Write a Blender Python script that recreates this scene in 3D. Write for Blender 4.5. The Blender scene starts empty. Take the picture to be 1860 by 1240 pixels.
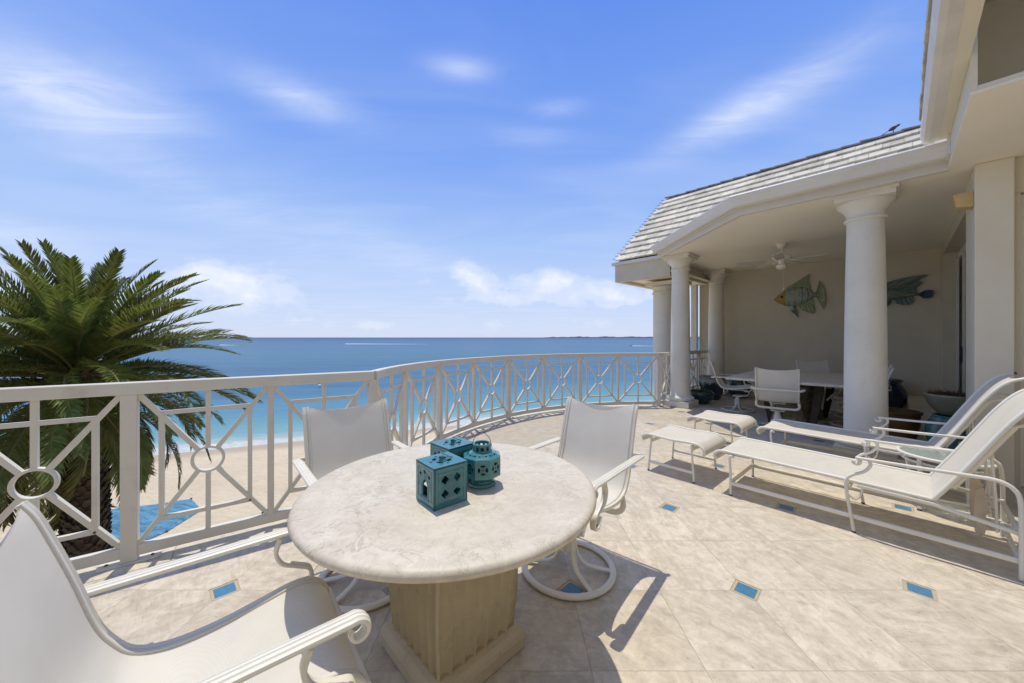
import bpy, math, random
from mathutils import Vector, Matrix
random.seed(7)
R = math.radians
scn = bpy.context.scene
COL = scn.collection
CAMH = 1.38

# ------------------------------------------------------------------ camera
cam = bpy.data.cameras.new("camera")
cam.sensor_width = 36.0
cam.lens = 36.0 * 648 / 1860
cam.shift_y = -6.5 / 1860
cam.clip_start = 0.02
cam.clip_end = 60000
camo = bpy.data.objects.new("camera", cam)
camo.location = (0, 0, CAMH)
camo.rotation_euler = (R(90), 0, 0)
COL.objects.link(camo)
scn.camera = camo

# ------------------------------------------------------------------ light
SUN_TO = Vector((-0.11, 0.24, 1.0)).normalized()      # towards the sun
sun = bpy.data.lights.new("sun", 'SUN')
sun.energy = 3.1
sun.angle = R(0.55)
sun.color = (1.0, 0.935, 0.80)
suno = bpy.data.objects.new("sun", sun)
suno.rotation_euler = SUN_TO.to_track_quat('Z', 'Y').to_euler()
COL.objects.link(suno)

scn.view_settings.view_transform = 'Standard'
scn.view_settings.look = 'None'
scn.view_settings.gamma = 1.0
scn.view_settings.use_curve_mapping = False
scn.view_settings.exposure = 0.12
scn.cycles.diffuse_bounces = 8
scn.cycles.max_bounces = 12

world = bpy.data.worlds.new("World")
scn.world = world
world.use_nodes = True


class NT:
    """small helper for writing node graphs"""
    def __init__(self, tree):
        self.t = tree
        self.n = tree.nodes
        self.n.clear()

    def link(self, a, b):
        self.t.links.new(a, b)

    def put(self, sock, v):
        if isinstance(v, bpy.types.NodeSocket):
            self.link(v, sock)
        elif v is not None:
            sock.default_value = v

    def math(self, op, a, b=None, c=None, clamp=False):
        m = self.n.new('ShaderNodeMath')
        m.operation = op
        m.use_clamp = clamp
        self.put(m.inputs[0], a)
        if b is not None: self.put(m.inputs[1], b)
        if c is not None: self.put(m.inputs[2], c)
        return m.outputs[0]

    def vmath(self, op, a, b=None, out=0):
        m = self.n.new('ShaderNodeVectorMath')
        m.operation = op
        self.put(m.inputs[0], a)
        if b is not None: self.put(m.inputs[1], b)
        return m.outputs[out]

    def noise(self, vec, scale=5, detail=4, rough=0.5, dist=0.0, w=None):
        m = self.n.new('ShaderNodeTexNoise')
        if w is not None:
            m.noise_dimensions = '4D'
            self.put(m.inputs['W'], w)
        if vec is not None: self.link(vec, m.inputs['Vector'])
        m.inputs['Scale'].default_value = scale
        m.inputs['Detail'].default_value = detail
        m.inputs['Roughness'].default_value = rough
        m.inputs['Distortion'].default_value = dist
        return m.outputs[0]

    def ramp(self, f, stops, interp='LINEAR'):
        m = self.n.new('ShaderNodeValToRGB')
        self.put(m.inputs[0], f)
        cr = m.color_ramp
        cr.interpolation = interp
        while len(cr.elements) > 1:
            cr.elements.remove(cr.elements[-1])
        for i, (p, c) in enumerate(stops):
            e = cr.elements[0] if i == 0 else cr.elements.new(p)
            e.position = p
            e.color = tuple(c) + (1,) if not isinstance(c, (int, float)) else (c, c, c, 1)
        return m.outputs[0]

    def mix(self, f, a, b, blend='MIX'):
        m = self.n.new('ShaderNodeMix')
        m.data_type = 'RGBA'
        m.blend_type = blend
        self.put(m.inputs[0], f)
        for s, v in ((m.inputs[6], a), (m.inputs[7], b)):
            if isinstance(v, tuple) and len(v) == 3: v = v + (1,)
            self.put(s, v)
        return m.outputs[2]

    def scale(self, vec, xyz, loc=(0, 0, 0), rot=(0, 0, 0)):
        m = self.n.new('ShaderNodeMapping')
        self.link(vec, m.inputs[0])
        m.inputs['Scale'].default_value = xyz
        m.inputs['Location'].default_value = loc
        m.inputs['Rotation'].default_value = rot
        return m.outputs[0]


def make_world():
    g = NT(world.node_tree)
    out = g.n.new('ShaderNodeOutputWorld')
    bg = g.n.new('ShaderNodeBackground')
    bg.inputs['Strength'].default_value = 0.124
    g.link(bg.outputs[0], out.inputs[0])
    sky = g.n.new('ShaderNodeTexSky')
    sky.sky_type = 'NISHITA'
    sky.sun_disc = False
    sky.sun_elevation = math.asin(SUN_TO.z)
    sky.sun_rotation = math.atan2(SUN_TO.x, SUN_TO.y)
    sky.altitude = 0
    sky.air_density = 1.0
    sky.dust_density = 0.35
    sky.ozone_density = 2.2
    tc = g.n.new('ShaderNodeTexCoord')
    d = tc.outputs['Generated']
    sp = g.n.new('ShaderNodeSeparateXYZ')
    g.link(d, sp.inputs[0])
    az = g.math('ARCTAN2', sp.outputs[0], sp.outputs[1])
    el = g.math('ARCSINE', sp.outputs[2])
    # a clear subtropical sky: deep towards the zenith, pale by the horizon
    grad = g.ramp(g.math('MULTIPLY', el, 1 / 1.4, clamp=True),
                  [(0.0, (4.7, 5.4, 7.1)), (0.06, (4.3, 5.15, 7.2)), (0.177, (3.0, 4.3, 7.2)), (0.32, (1.65, 3.0, 6.95)), (0.54, (.90, 2.1, 6.5)), (0.75, (1.3, 2.6, 6.2)), (1.0, (2.4, 3.5, 6.4))])
    # ramp colours above 1 are kept by scaling
    base = g.mix(0.90, sky.outputs[0], grad)
    # cirrus: direction projected on a high flat layer, stretched
    inv = g.math('DIVIDE', 1.0, g.math('MAXIMUM', g.math('ADD', sp.outputs[2], 0.06), 0.05))
    cp = g.n.new('ShaderNodeCombineXYZ')
    g.link(g.math('MULTIPLY', sp.outputs[0], inv), cp.inputs[0])
    g.link(g.math('MULTIPLY', sp.outputs[1], inv), cp.inputs[1])
    st = g.scale(cp.outputs[0], (0.9, 2.2, 1), rot=(0, 0, R(-14)))
    c1 = g.noise(st, 0.8, 8, 0.5, 1.1)
    cir = g.ramp(c1, [(0.44, 0.0), (0.85, 0.45)])
    wisp = g.noise(g.scale(cp.outputs[0], (1.0, 3.0, 1), rot=(0, 0, R(4))), 1.5, 9, 0.6, 1.2)
    wis = g.ramp(wisp, [(0.28, 0.2), (0.74, 1.0)])

    def blob(px, py, a, b, tilt=0.0):
        x, y, z = (px - 930) / 648, 1.0, (614 - py) / 648
        A = math.atan2(x, y); E_ = math.asin(z / math.sqrt(x * x + y * y + z * z))
        du = g.math('SUBTRACT', az, A)
        dv = g.math('SUBTRACT', el, E_)
        if tilt:
            u2 = g.math('ADD', g.math('MULTIPLY', du, math.cos(tilt)), g.math('MULTIPLY', dv, math.sin(tilt)))
            v2 = g.math('SUBTRACT', g.math('MULTIPLY', dv, math.cos(tilt)), g.math('MULTIPLY', du, math.sin(tilt)))
            du, dv = u2, v2
        q = g.math('ADD', g.math('POWER', g.math('ABSOLUTE', g.math('DIVIDE', du, a)), 2.0),
                   g.math('POWER', g.math('ABSOLUTE', g.math('DIVIDE', dv, b)), 2.0))
        return g.math('EXPONENT', g.math('MULTIPLY', q, -1.0))

    def total(lst):
        s = None
        for amp, bl in lst:
            v = g.math('MULTIPLY', bl, amp)
            s = v if s is None else g.math('ADD', s, v)
        return s
    wm = total([(0.55, blob(185, 178, .13, .050, R(4))), (.28, blob(60, 150, .12, .06)), (0.5, blob(545, 180, .13, .030, R(-3))), (0.45, blob(838, 125, .085, .022)),
                (0.62, blob(1335, 212, .16, .035, R(14))), (0.28, blob(1480, 150, .14, .04, R(18))), (.3, blob(1015, 195, .07, .02)), (.2, blob(955, 250, .10, .02)),
                (.32, blob(30, 425, .07, .02)), (.22, blob(700, 460, .3, .05, R(-12))), (.22, blob(260, 300, .3, .05, R(-25)))])
    wispy = g.math('MULTIPLY', wm, wis)
    c3 = g.n.new('ShaderNodeCombineXYZ')
    g.link(az, c3.inputs[0]); g.link(g.math('MULTIPLY', el, 1.35), c3.inputs[1])
    puff = g.noise(c3.outputs[0], 13, 9, 0.58, 0.25)
    cm = total([(1.0, blob(435, 522, .105, .050)), (.9, blob(372, 500, .045, .02)), (.95, blob(858, 506, .075, .034, R(-20))), (1.0, blob(1000, 515, .10, .034)), (.9, blob(1120, 536, .10, .034)),
                (.45, blob(556, 584, .045, .022)), (.6, blob(930, 545, .16, .02)), (.45, blob(905, 588, .04, .018)), (.5, blob(680, 592, .06, .014)), (.35, blob(1060, 590, .10, .02)), (.4, blob(770, 512, .03, .012)),
                (.8, blob(-200, 520, .1, .04)), (.8, blob(2300, 520, .1, .04))])
    pv = g.math('ADD', g.math('MULTIPLY', cm, 0.62), g.math('MULTIPLY', g.math('SUBTRACT', puff, 0.5), 1.25))
    pm = g.math('MULTIPLY', g.ramp(pv, [(0.10, 0.0), (0.34, 0.40), (0.72, 0.95)], 'EASE'), g.ramp(cm, [(0.03, 0.0), (0.35, 1.0)]))
    shade = g.noise(c3.outputs[0], 22, 6, 0.55, 0.2)
    above = g.math('GREATER_THAN', el, 0.0)
    ctot = g.math('ADD', g.math('MULTIPLY', cir, 0.32), wispy, clamp=True)
    ctot = g.math('MULTIPLY', ctot, above)
    sky2 = g.mix(ctot, base, (7.2, 7.5, 8.2))
    ccol = g.mix(g.ramp(shade, [(0.35, 0.0), (0.65, 1.0)]), (6.3, 6.7, 7.7), (7.6, 7.6, 7.9))
    sky3 = g.mix(g.math('MULTIPLY', g.math('MULTIPLY', pm, above), 0.80), sky2, ccol)
    g.link(sky3, bg.inputs[0])


make_world()


# ------------------------------------------------------------------ materials
def pr(m):
    g = NT(m.node_tree)
    out = g.n.new('ShaderNodeOutputMaterial')
    p = g.n.new('ShaderNodeBsdfPrincipled')
    g.link(p.outputs[0], out.inputs[0])
    return g, p, out


def bump(g, p, h, strength=0.3, dist=0.01, nrm=None):
    b = g.n.new('ShaderNodeBump')
    b.inputs['Strength'].default_value = strength
    b.inputs['Distance'].default_value = dist
    g.link(h, b.inputs['Height'])
    if nrm is not None: g.link(nrm, b.inputs['Normal'])
    g.link(b.outputs[0], p.inputs['Normal'])
    return b.outputs[0]


def coords(g, kind):
    if kind == 'P':
        return g.n.new('ShaderNodeNewGeometry').outputs['Position']
    return g.n.new('ShaderNodeTexCoord').outputs['Object']


def mk(name, c1, c2=None, scale=4, rough=0.6, bs=None, bd=0.004, bst=0.4, kind='O', rnd=0.0, spec=0.4, metal=0.0, detail=5, lo=.35, hi=.65, dirt=None, dscale=3.0, damt=0.5, dthr=.62):
    m = bpy.data.materials.new(name); m.use_nodes = True
    g, p, out = pr(m)
    v = coords(g, kind)
    c2 = c2 or tuple(x * 0.9 for x in c1)
    col = g.mix(g.ramp(g.noise(v, scale, detail, 0.6), [(lo, 0.0), (hi, 1.0)]), c1, c2)
    if dirt:
        dn = g.noise(v, dscale, 9, 0.72, 0.4)
        col = g.mix(g.math('MULTIPLY', g.ramp(dn, [(dthr - .08, 0.0), (dthr + .08, 1.0)]), damt), col, dirt)
    if rnd:
        oi = g.n.new('ShaderNodeObjectInfo')
        hs = g.n.new('ShaderNodeHueSaturation')
        g.link(col, hs.inputs['Color'])
        g.link(g.math('ADD', g.math('MULTIPLY', oi.outputs['Random'], rnd), 1 - rnd / 2), hs.inputs['Value'])
        col = hs.outputs[0]
    g.link(col, p.inputs['Base Color'])
    p.inputs['Roughness'].default_value = rough
    p.inputs['Specular IOR Level'].default_value = spec
    p.inputs['Metallic'].default_value = metal
    if bs:
        bump(g, p, g.noise(v, bs, 6, 0.6), bst, bd)
    return m


def travertine(name, c1, c2, c3, rnd=0.12, kind='P', pit=0.5, veins=True):
    m = bpy.data.materials.new(name); m.use_nodes = True
    g, p, out = pr(m)
    oi = g.n.new('ShaderNodeObjectInfo')
    v = coords(g, kind)
    vr = g.n.new('ShaderNodeVectorRotate'); vr.rotation_type = 'Z_AXIS'
    g.link(v, vr.inputs['Vector'])
    g.link(g.math('ADD', g.math('MULTIPLY', g.math('FLOOR', g.math('MULTIPLY', oi.outputs['Random'], 3.0)), .62), g.math('MULTIPLY', oi.outputs['Random'], .4)), vr.inputs['Angle'])
    v = vr.outputs[0]
    off = g.vmath('SCALE', (1.3, 2.1, 0.7), None)
    sc = off.node; g.link(g.math('MULTIPLY', oi.outputs['Random'], 40.0), sc.inputs['Scale'])
    v = g.vmath('ADD', v, off)
    big = g.noise(v, 1.6, 5, 0.55, 0.6)
    col = g.mix(g.ramp(big, [(0.3, 0.0), (0.7, 1.0)]), c1, c2)
    ban = g.noise(g.scale(v, (1.2, 5.0, 1.0), rot=(0, 0, R(38))), 2.2, 9, 0.62, 1.5)
    col = g.mix(g.ramp(ban, [(0.44, 0.0), (0.62, 0.35), (0.78, 0.7)]), col, c3)
    mot = g.noise(v, 14, 8, 0.7, 0.3)
    col = g.mix(g.math('MULTIPLY', g.ramp(mot, [(0.42, 0.0), (0.72, 1.0)]), 0.55), col, tuple(x * 0.62 for x in c3))
    grm = g.noise(v, 0.9, 7, 0.65, 0.2)
    gm = g.ramp(grm, [(0.50, 0.0), (0.68, 1.0)])
    fine = g.noise(v, 70, 4, 0.7)
    sp = g.ramp(fine, [(0.60, 0.0), (0.68, 1.0)])
    streak = g.ramp(g.noise(g.scale(v, (1.0, 7.0, 1.0), rot=(0, 0, R(35))), 2.4, 12, 0.74, 1.4), [(0.50, 0.0), (0.72, 1.0)])
    col = g.mix(g.math('MULTIPLY', streak, 0.38), col, tuple(x * 0.62 for x in c3))
    pal = g.ramp(g.noise(v, 5.5, 8, 0.65, 2.2), [(0.54, 0.0), (0.66, 1.0)])
    col = g.mix(g.math('MULTIPLY', pal, 0.35), col, tuple(min(.8, x * 1.14) for x in c1))
    col = g.mix(g.math('MULTIPLY', g.math('MULTIPLY', gm, sp), 0.6), col, (0.11, 0.085, 0.06))
    wst = coords(g, 'P')
    stain = g.ramp(g.noise(wst, 0.55, 8, 0.7, 0.5), [(0.52, 0.0), (0.72, 1.0)])
    col = g.mix(g.math('MULTIPLY', stain, 0.34), col, (0.30, 0.235, 0.16))
    # trodden-in dirt in the pores, mostly where chairs are moved
    pr1 = g.ramp(g.noise(wst, 55, 7, 0.8), [(0.56, 0.0), (0.66, 1.0)])
    pr2 = g.ramp(g.noise(wst, 1.1, 6, 0.7, 0.6), [(0.48, 0.0), (0.66, 1.0)])
    col = g.mix(g.math('MULTIPLY', g.math('MULTIPLY', pr1, pr2), 0.6), col, (0.13, 0.10, 0.07))
    pits = g.ramp(g.noise(g.scale(v, (1, 3.0, 1), rot=(0, 0, R(38))), 24, 6, 0.75), [(0.63, 0.0), (0.68, 1.0)])
    col = g.mix(g.math('MULTIPLY', pits, pit), col, (0.10, 0.075, 0.05))
    hs = g.n.new('ShaderNodeHueSaturation')
    g.link(col, hs.inputs['Color'])
    g.link(g.math('ADD', g.math('MULTIPLY', oi.outputs['Random'], rnd), 1 - rnd / 2), hs.inputs['Value'])
    g.link(hs.outputs[0], p.inputs['Base Color'])
    p.inputs['Roughness'].default_value = 0.55
    p.inputs['Specular IOR Level'].default_value = 0.3
    h = g.math('SUBTRACT', g.math('MULTIPLY', mot, 0.6), pits)
    bump(g, p, h, 0.5, 0.003)
    return m


def fabric(name, c):
    m = bpy.data.materials.new(name); m.use_nodes = True
    g, p, out = pr(m)
    v = g.n.new('ShaderNodeTexCoord').outputs['Object']
    w1 = g.n.new('ShaderNodeTexWave'); w1.bands_direction = 'X'; w1.inputs['Scale'].default_value = 230
    w2 = g.n.new('ShaderNodeTexWave'); w2.bands_direction = 'Y'; w2.inputs['Scale'].default_value = 230
    w3 = g.n.new('ShaderNodeTexWave'); w3.bands_direction = 'Z'; w3.inputs['Scale'].default_value = 230
    for w in (w1, w2, w3): g.link(v, w.inputs['Vector'])
    h = g.math('ADD', g.math('ADD', w1.outputs['Fac'], w2.outputs['Fac']), w3.outputs['Fac'])
    st = g.noise(v, 3.2, 7, 0.65, 0.5)
    col = g.mix(g.ramp(st, [(0.40, 0.0), (0.75, 1.0)]), c, tuple(x * 0.90 for x in c))
    col = g.mix(g.math('MULTIPLY', h, 0.06), col, tuple(x * 0.45 for x in c))
    g.link(col, p.inputs['Base Color'])
    p.inputs['Roughness'].default_value = 0.8
    p.inputs['Specular IOR Level'].default_value = 0.2
    nm = bump(g, p, h, 0.15, 0.0006)
    tr = g.n.new('ShaderNodeBsdfTranslucent')
    g.link(col, tr.inputs[0])
    ms = g.n.new('ShaderNodeMixShader'); ms.inputs[0].default_value = 0.20
    g.link(p.outputs[0], ms.inputs[1]); g.link(tr.outputs[0], ms.inputs[2])
    g.link(ms.outputs[0], out.inputs[0])
    return m


M = {}
M['white'] = mk('white_painted_metal', (.78, .745, .645), (.73, .69, .59), 6, 0.42, bs=60, bd=0.0006, bst=.3, dirt=(.36, .33, .28), dscale=9, damt=.25, dthr=.66)
M['rail'] = mk('rail_paint', (.72, .685, .59), (.67, .63, .535), 3, 0.5, bs=90, bd=.0006, bst=.3, kind='P', dirt=(.34, .32, .28), dscale=5, damt=.3, dthr=.64)
M['fabric'] = fabric('sling_fabric', (.82, .785, .70))
M['fabric2'] = fabric('lounger_fabric', (.76, .71, .605))
M['piping'] = mk('sling_hem', (.70, .66, .58), rough=.8)
M['floor'] = travertine('travertine_tile', (.68, .60, .475), (.58, .505, .39), (.45, .375, .275), rnd=.12)
M['coping'] = travertine('coping_stone', (.72, .65, .53), (.66, .59, .47), (.55, .48, .37), rnd=.06, pit=.15)
M['grout'] = mk('grout', (.50, .44, .34), (.42, .36, .28), 8, .9, kind='P')
M['table'] = None
M['pedestal'] = mk('cast_stone', (.56, .475, .32), (.48, .40, .265), 5, .75, bs=60, bd=.002, bst=.4, dirt=(.12, .10, .07), dscale=14, damt=.5, dthr=.64)
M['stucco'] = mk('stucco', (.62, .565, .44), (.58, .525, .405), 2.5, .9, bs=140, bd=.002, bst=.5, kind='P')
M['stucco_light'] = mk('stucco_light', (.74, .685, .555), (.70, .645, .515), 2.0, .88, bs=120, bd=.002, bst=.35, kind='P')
M['ceiling'] = mk('ceiling_plaster', (.86, .80, .67), (.83, .77, .64), 1.2, .9, bs=100, bd=.001, bst=.3, kind='P')
M['column'] = mk('column_plaster', (.76, .72, .62), (.70, .66, .565), 1.8, .8, bs=45, bd=.002, bst=.35, kind='P', dirt=(.60, .56, .48), dscale=7, damt=.35, dthr=.6)
M['shingle'] = mk('shingle', (.70, .635, .51), (.60, .54, .42), 7, .85, bs=30, bd=.004, bst=.6, kind='P', rnd=.4, dirt=(.26, .24, .20), dscale=6, damt=.6, dthr=.57)
M['shingle_dark'] = mk('ridge_shingle', (.30, .29, .27), (.22, .21, .19), 7, .9, bs=30, bd=.004, kind='P', rnd=.3)
M['gutter'] = mk('gutter_metal', (.72, .69, .63), (.67, .64, .58), 2, .4, kind='P', dirt=(.45, .43, .40), dscale=4, damt=.3)
M['trim'] = mk('trim_paint', (.66, .62, .55), (.61, .575, .505), 2, .6, kind='P')
M['dark'] = mk('dark_recess', (.05, .05, .045), (.03, .03, .03), 4, .8)
M['black'] = mk('blackened_wire', (.02, .018, .015), rough=.5, metal=.6)
M['screw'] = mk('rusty_bolt', (.10, .08, .06), rough=.7)
M['bronze'] = mk('tan_border', (.50, .41, .26), (.43, .35, .22), 20, .6, kind='P')
M['rubber'] = mk('rubber_foot', (.08, .075, .07), rough=.8)


def table_stone():
    m = bpy.data.materials.new('fossil_stone'); m.use_nodes = True
    g, p, out = pr(m)
    v = g.n.new('ShaderNodeTexCoord').outputs['Object']
    col = g.mix(g.ramp(g.noise(v, 3.0, 7, .6, .8), [(.35, 0.0), (.65, 1.0)]), (.68, .61, .49), (.59, .52, .405))
    # shell swirls: contour lines of a distorted noise, only inside patches
    sw = g.noise(v, 5.5, 3, .5, 1.2)
    ln = g.math('ABSOLUTE', g.math('SUBTRACT', g.math('FRACT', g.math('MULTIPLY', sw, 26.0)), .5))
    patch = g.ramp(g.noise(v, 4.2, 4, .55, .2), [(.48, 0.0), (.60, 1.0)])
    col = g.mix(g.math('MULTIPLY', g.math('MULTIPLY', g.ramp(ln, [(.22, 0.0), (.42, 1.0)]), patch), .6), col, (.74, .68, .58))
    pale = g.ramp(g.noise(v, 8.5, 6, .6, 1.8), [(.58, 0.0), (.70, 1.0)])
    col = g.mix(g.math('MULTIPLY', pale, .7), col, (.72, .65, .55))
    vn = g.math('ABSOLUTE', g.math('SUBTRACT', g.noise(v, 7, 8, .65, 1.6), .5))
    mt = g.ramp(g.noise(v, 18, 9, .72, 1.2), [(.42, 0.0), (.70, 1.0)])
    col = g.mix(g.math('MULTIPLY', mt, .45), col, (.40, .325, .235))
    vm = g.math('MULTIPLY', g.ramp(vn, [(0.0, 1.0), (.022, 0.0)]), g.ramp(g.noise(v, 5, 4, .55), [(.46, 0.0), (.60, 1.0)]))
    col = g.mix(g.math('MULTIPLY', vm, .5), col, (.24, .18, .12))
    g.link(col, p.inputs['Base Color'])
    p.inputs['Roughness'].default_value = .5
    p.inputs['Specular IOR Level'].default_value = .4
    bump(g, p, g.noise(v, 40, 6, .6), .2, .002)
    return m


M['table'] = table_stone()


def glazed(name, c1, c2, drip=None, rough=.12, scale=9):
    m = bpy.data.materials.new(name); m.use_nodes = True
    g, p, out = pr(m)
    v = g.n.new('ShaderNodeTexCoord').outputs['Object']
    col = g.mix(g.ramp(g.noise(v, scale, 6, .6, .5), [(.35, 0.0), (.68, 1.0)]), c1, c2)
    # glaze breaks paler on sharp edges
    geo = g.n.new('ShaderNodeNewGeometry')
    ed = g.ramp(geo.outputs['Pointiness'], [(.5, 0.0), (.58, 1.0)])
    col = g.mix(g.math('MULTIPLY', ed, .5), col, tuple(min(1, x * 2.2 + .05) for x in c1))
    if drip:
        s = g.n.new('ShaderNodeSeparateXYZ'); g.link(v, s.inputs[0])
        dn = g.noise(g.scale(v, (14, 14, 1.2)), 1, 5, .6)
        f = g.math('ADD', g.math('MULTIPLY', s.outputs[2], drip[1]), g.math('MULTIPLY', g.math('SUBTRACT', dn, .5), drip[2]))
        col = g.mix(g.ramp(g.math('SUBTRACT', f, drip[3]), [(0.0, 0.0), (.12, 1.0)]), col, drip[0])
    g.link(col, p.inputs['Base Color'])
    p.inputs['Roughness'].default_value = rough
    p.inputs['Coat Weight'].default_value = .4
    p.inputs['Coat Roughness'].default_value = .08
    bump(g, p, g.noise(v, 30, 4, .5), .15, .002)
    return m


M['teal'] = glazed('teal_glaze', (.017, .112, .122), (.026, .168, .182))
M['blue_glass'] = glazed('blue_glass_tile', (.012, .09, .17), (.055, .22, .32), rough=.35, scale=45)
M['pot_green'] = glazed('dark_green_glaze', (.006, .028, .034), (.012, .05, .055))
M['pot_drip'] = glazed('drip_glaze', (.006, .03, .038), (.012, .05, .06), drip=((.34, .32, .27), 6.0, 1.6, 2.2))
M['pot_blue'] = glazed('navy_glaze', (.006, .015, .035), (.010, .025, .05))
M['pot_brown'] = mk('brown_clay', (.14, .075, .03), (.09, .045, .02), 5, .45, bs=20, bd=.004)
M['pot_olive'] = glazed('olive_glaze', (.13, .14, .10), (.17, .17, .12), rough=.3)
M['pot_aqua'] = glazed('aqua_glaze', (.06, .17, .165), (.04, .12, .12), rough=.25)
M['soil'] = mk('soil', (.04, .028, .018), rough=.95, bs=30, bd=.01)
M['dry'] = mk('dry_stems', (.17, .075, .035), (.10, .045, .02), 12, .9)
M['grassy'] = mk('pot_grass', (.06, .09, .025), (.10, .12, .04), 12, .8)
M['wood'] = mk('dark_wood', (.055, .042, .03), (.035, .026, .018), 8, .7, bs=25, bd=.004)
M['coral'] = mk('coral_stone', (.24, .20, .14), (.12, .095, .065), 16, .9, bs=26, bd=.02, bst=.8)
M['brace'] = mk('weathered_brace', (.62, .53, .40), (.5, .42, .31), 10, .7, bs=30, bd=.002, dirt=(.15, .12, .08), dscale=12, damt=.5)
M['fan_blade'] = mk('fan_blade', (.56, .52, .44), rough=.5)
M['door_glass'] = mk('dark_glass', (.015, .018, .016), rough=.08, spec=.8)
M['lamp'] = mk('amber_shade', (.56, .40, .17), (.50, .35, .14), 14, .5)
M['fish_body'] = mk('fish_green_paint', (.36, .41, .33), (.22, .29, .26), 12, .6, bs=40, bd=.003, dirt=(.26, .24, .13), dscale=9, damt=.5, dthr=.55)
M['fish_blue'] = mk('fish_blue_paint', (.07, .10, .14), rough=.6)
M['fish_head'] = mk('fish_yellow_paint', (.42, .31, .08), (.30, .21, .06), 12, .6, bs=40, bd=.003)
M['fish_fin'] = mk('fish_fin_paint', (.36, .40, .24), (.24, .28, .19), 9, .6)
M['fish_dark'] = mk('fish_teal_paint', (.12, .17, .165), (.19, .23, .19), 10, .6, bs=40, bd=.003)
M['fish_white'] = mk('fish_pale_paint', (.40, .42, .38), rough=.6)
M['bird'] = mk('bird_feather', (.05, .045, .04), (.10, .09, .08), 20, .9)
M['foam'] = mk('foam', (.8, .82, .82), (.7, .74, .76), 6, .8, kind='P')
M['land'] = mk('far_land', (.05, .075, .085), (.09, .11, .115), .002, .95, kind='P')
M['buoy'] = mk('buoy', (.75, .75, .72), rough=.5)


def leaf_mat(name, c1, c2, rnd=.35, tr=.25):
    m = bpy.data.materials.new(name); m.use_nodes = True
    g, p, out = pr(m)
    v = g.n.new('ShaderNodeTexCoord').outputs['Object']
    oi = g.n.new('ShaderNodeObjectInfo')
    col = g.mix(g.ramp(g.noise(v, 2.5, 5, .6), [(.35, 0.0), (.65, 1.0)]), c1, c2)
    hs = g.n.new('ShaderNodeHueSaturation'); g.link(col, hs.inputs['Color'])
    g.link(g.math('ADD', g.math('MULTIPLY', oi.outputs['Random'], rnd), 1 - rnd / 2), hs.inputs['Value'])
    g.link(g.math('ADD', g.math('MULTIPLY', oi.outputs['Random'], .03), .485), hs.inputs['Hue'])
    g.link(hs.outputs[0], p.inputs['Base Color'])
    p.inputs['Roughness'].default_value = .45
    p.inputs['Specular IOR Level'].default_value = .35
    t = g.n.new('ShaderNodeBsdfTranslucent'); g.link(hs.outputs[0], t.inputs[0])
    ms = g.n.new('ShaderNodeMixShader'); ms.inputs[0].default_value = tr
    g.link(p.outputs[0], ms.inputs[1]); g.link(t.outputs[0], ms.inputs[2])
    g.link(ms.outputs[0], out.inputs[0])
    return m


M['leaf'] = leaf_mat('palm_leaf', (.11, .145, .030), (.19, .215, .050), rnd=.5, tr=.42)
M['leaf_old'] = leaf_mat('palm_leaf_drooping', (.12, .13, .035), (.20, .175, .06), rnd=.5, tr=.42)
M['rachis'] = mk('palm_rachis', (.26, .23, .08), (.20, .17, .06), 4, .5)
M['boots'] = mk('palm_boots', (.085, .06, .035), (.045, .032, .02), 6, .95, bs=18, bd=.02)
M['fruit'] = mk('palm_fruit', (.22, .11, .03), (.12, .055, .02), 9, .8)


def tarp_mat():
    m = bpy.data.materials.new('blue_tarp'); m.use_nodes = True
    g, p, out = pr(m)
    v = coords(g, 'P')
    col = g.mix(g.ramp(g.noise(v, .7, 5, .6), [(.35, 0.0), (.65, 1.0)]), (.14, .36, .50), (.11, .31, .44))
    g.link(col, p.inputs['Base Color'])
    p.inputs['Roughness'].default_value = .55
    bump(g, p, g.noise(g.scale(v, (1, 2.5, 1), rot=(0, 0, .5)), 1.1, 5, .6, 2.0), 1.0, .35)
    return m


M['tarp'] = tarp_mat()
SEA = -7.1
SAND = -7.0
# shoreline: unit vector out to sea and its offset
SH_N = Vector((-0.40, 0.9165))
SH_D = SH_N.x * -17.8 + SH_N.y * 30.9


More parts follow.
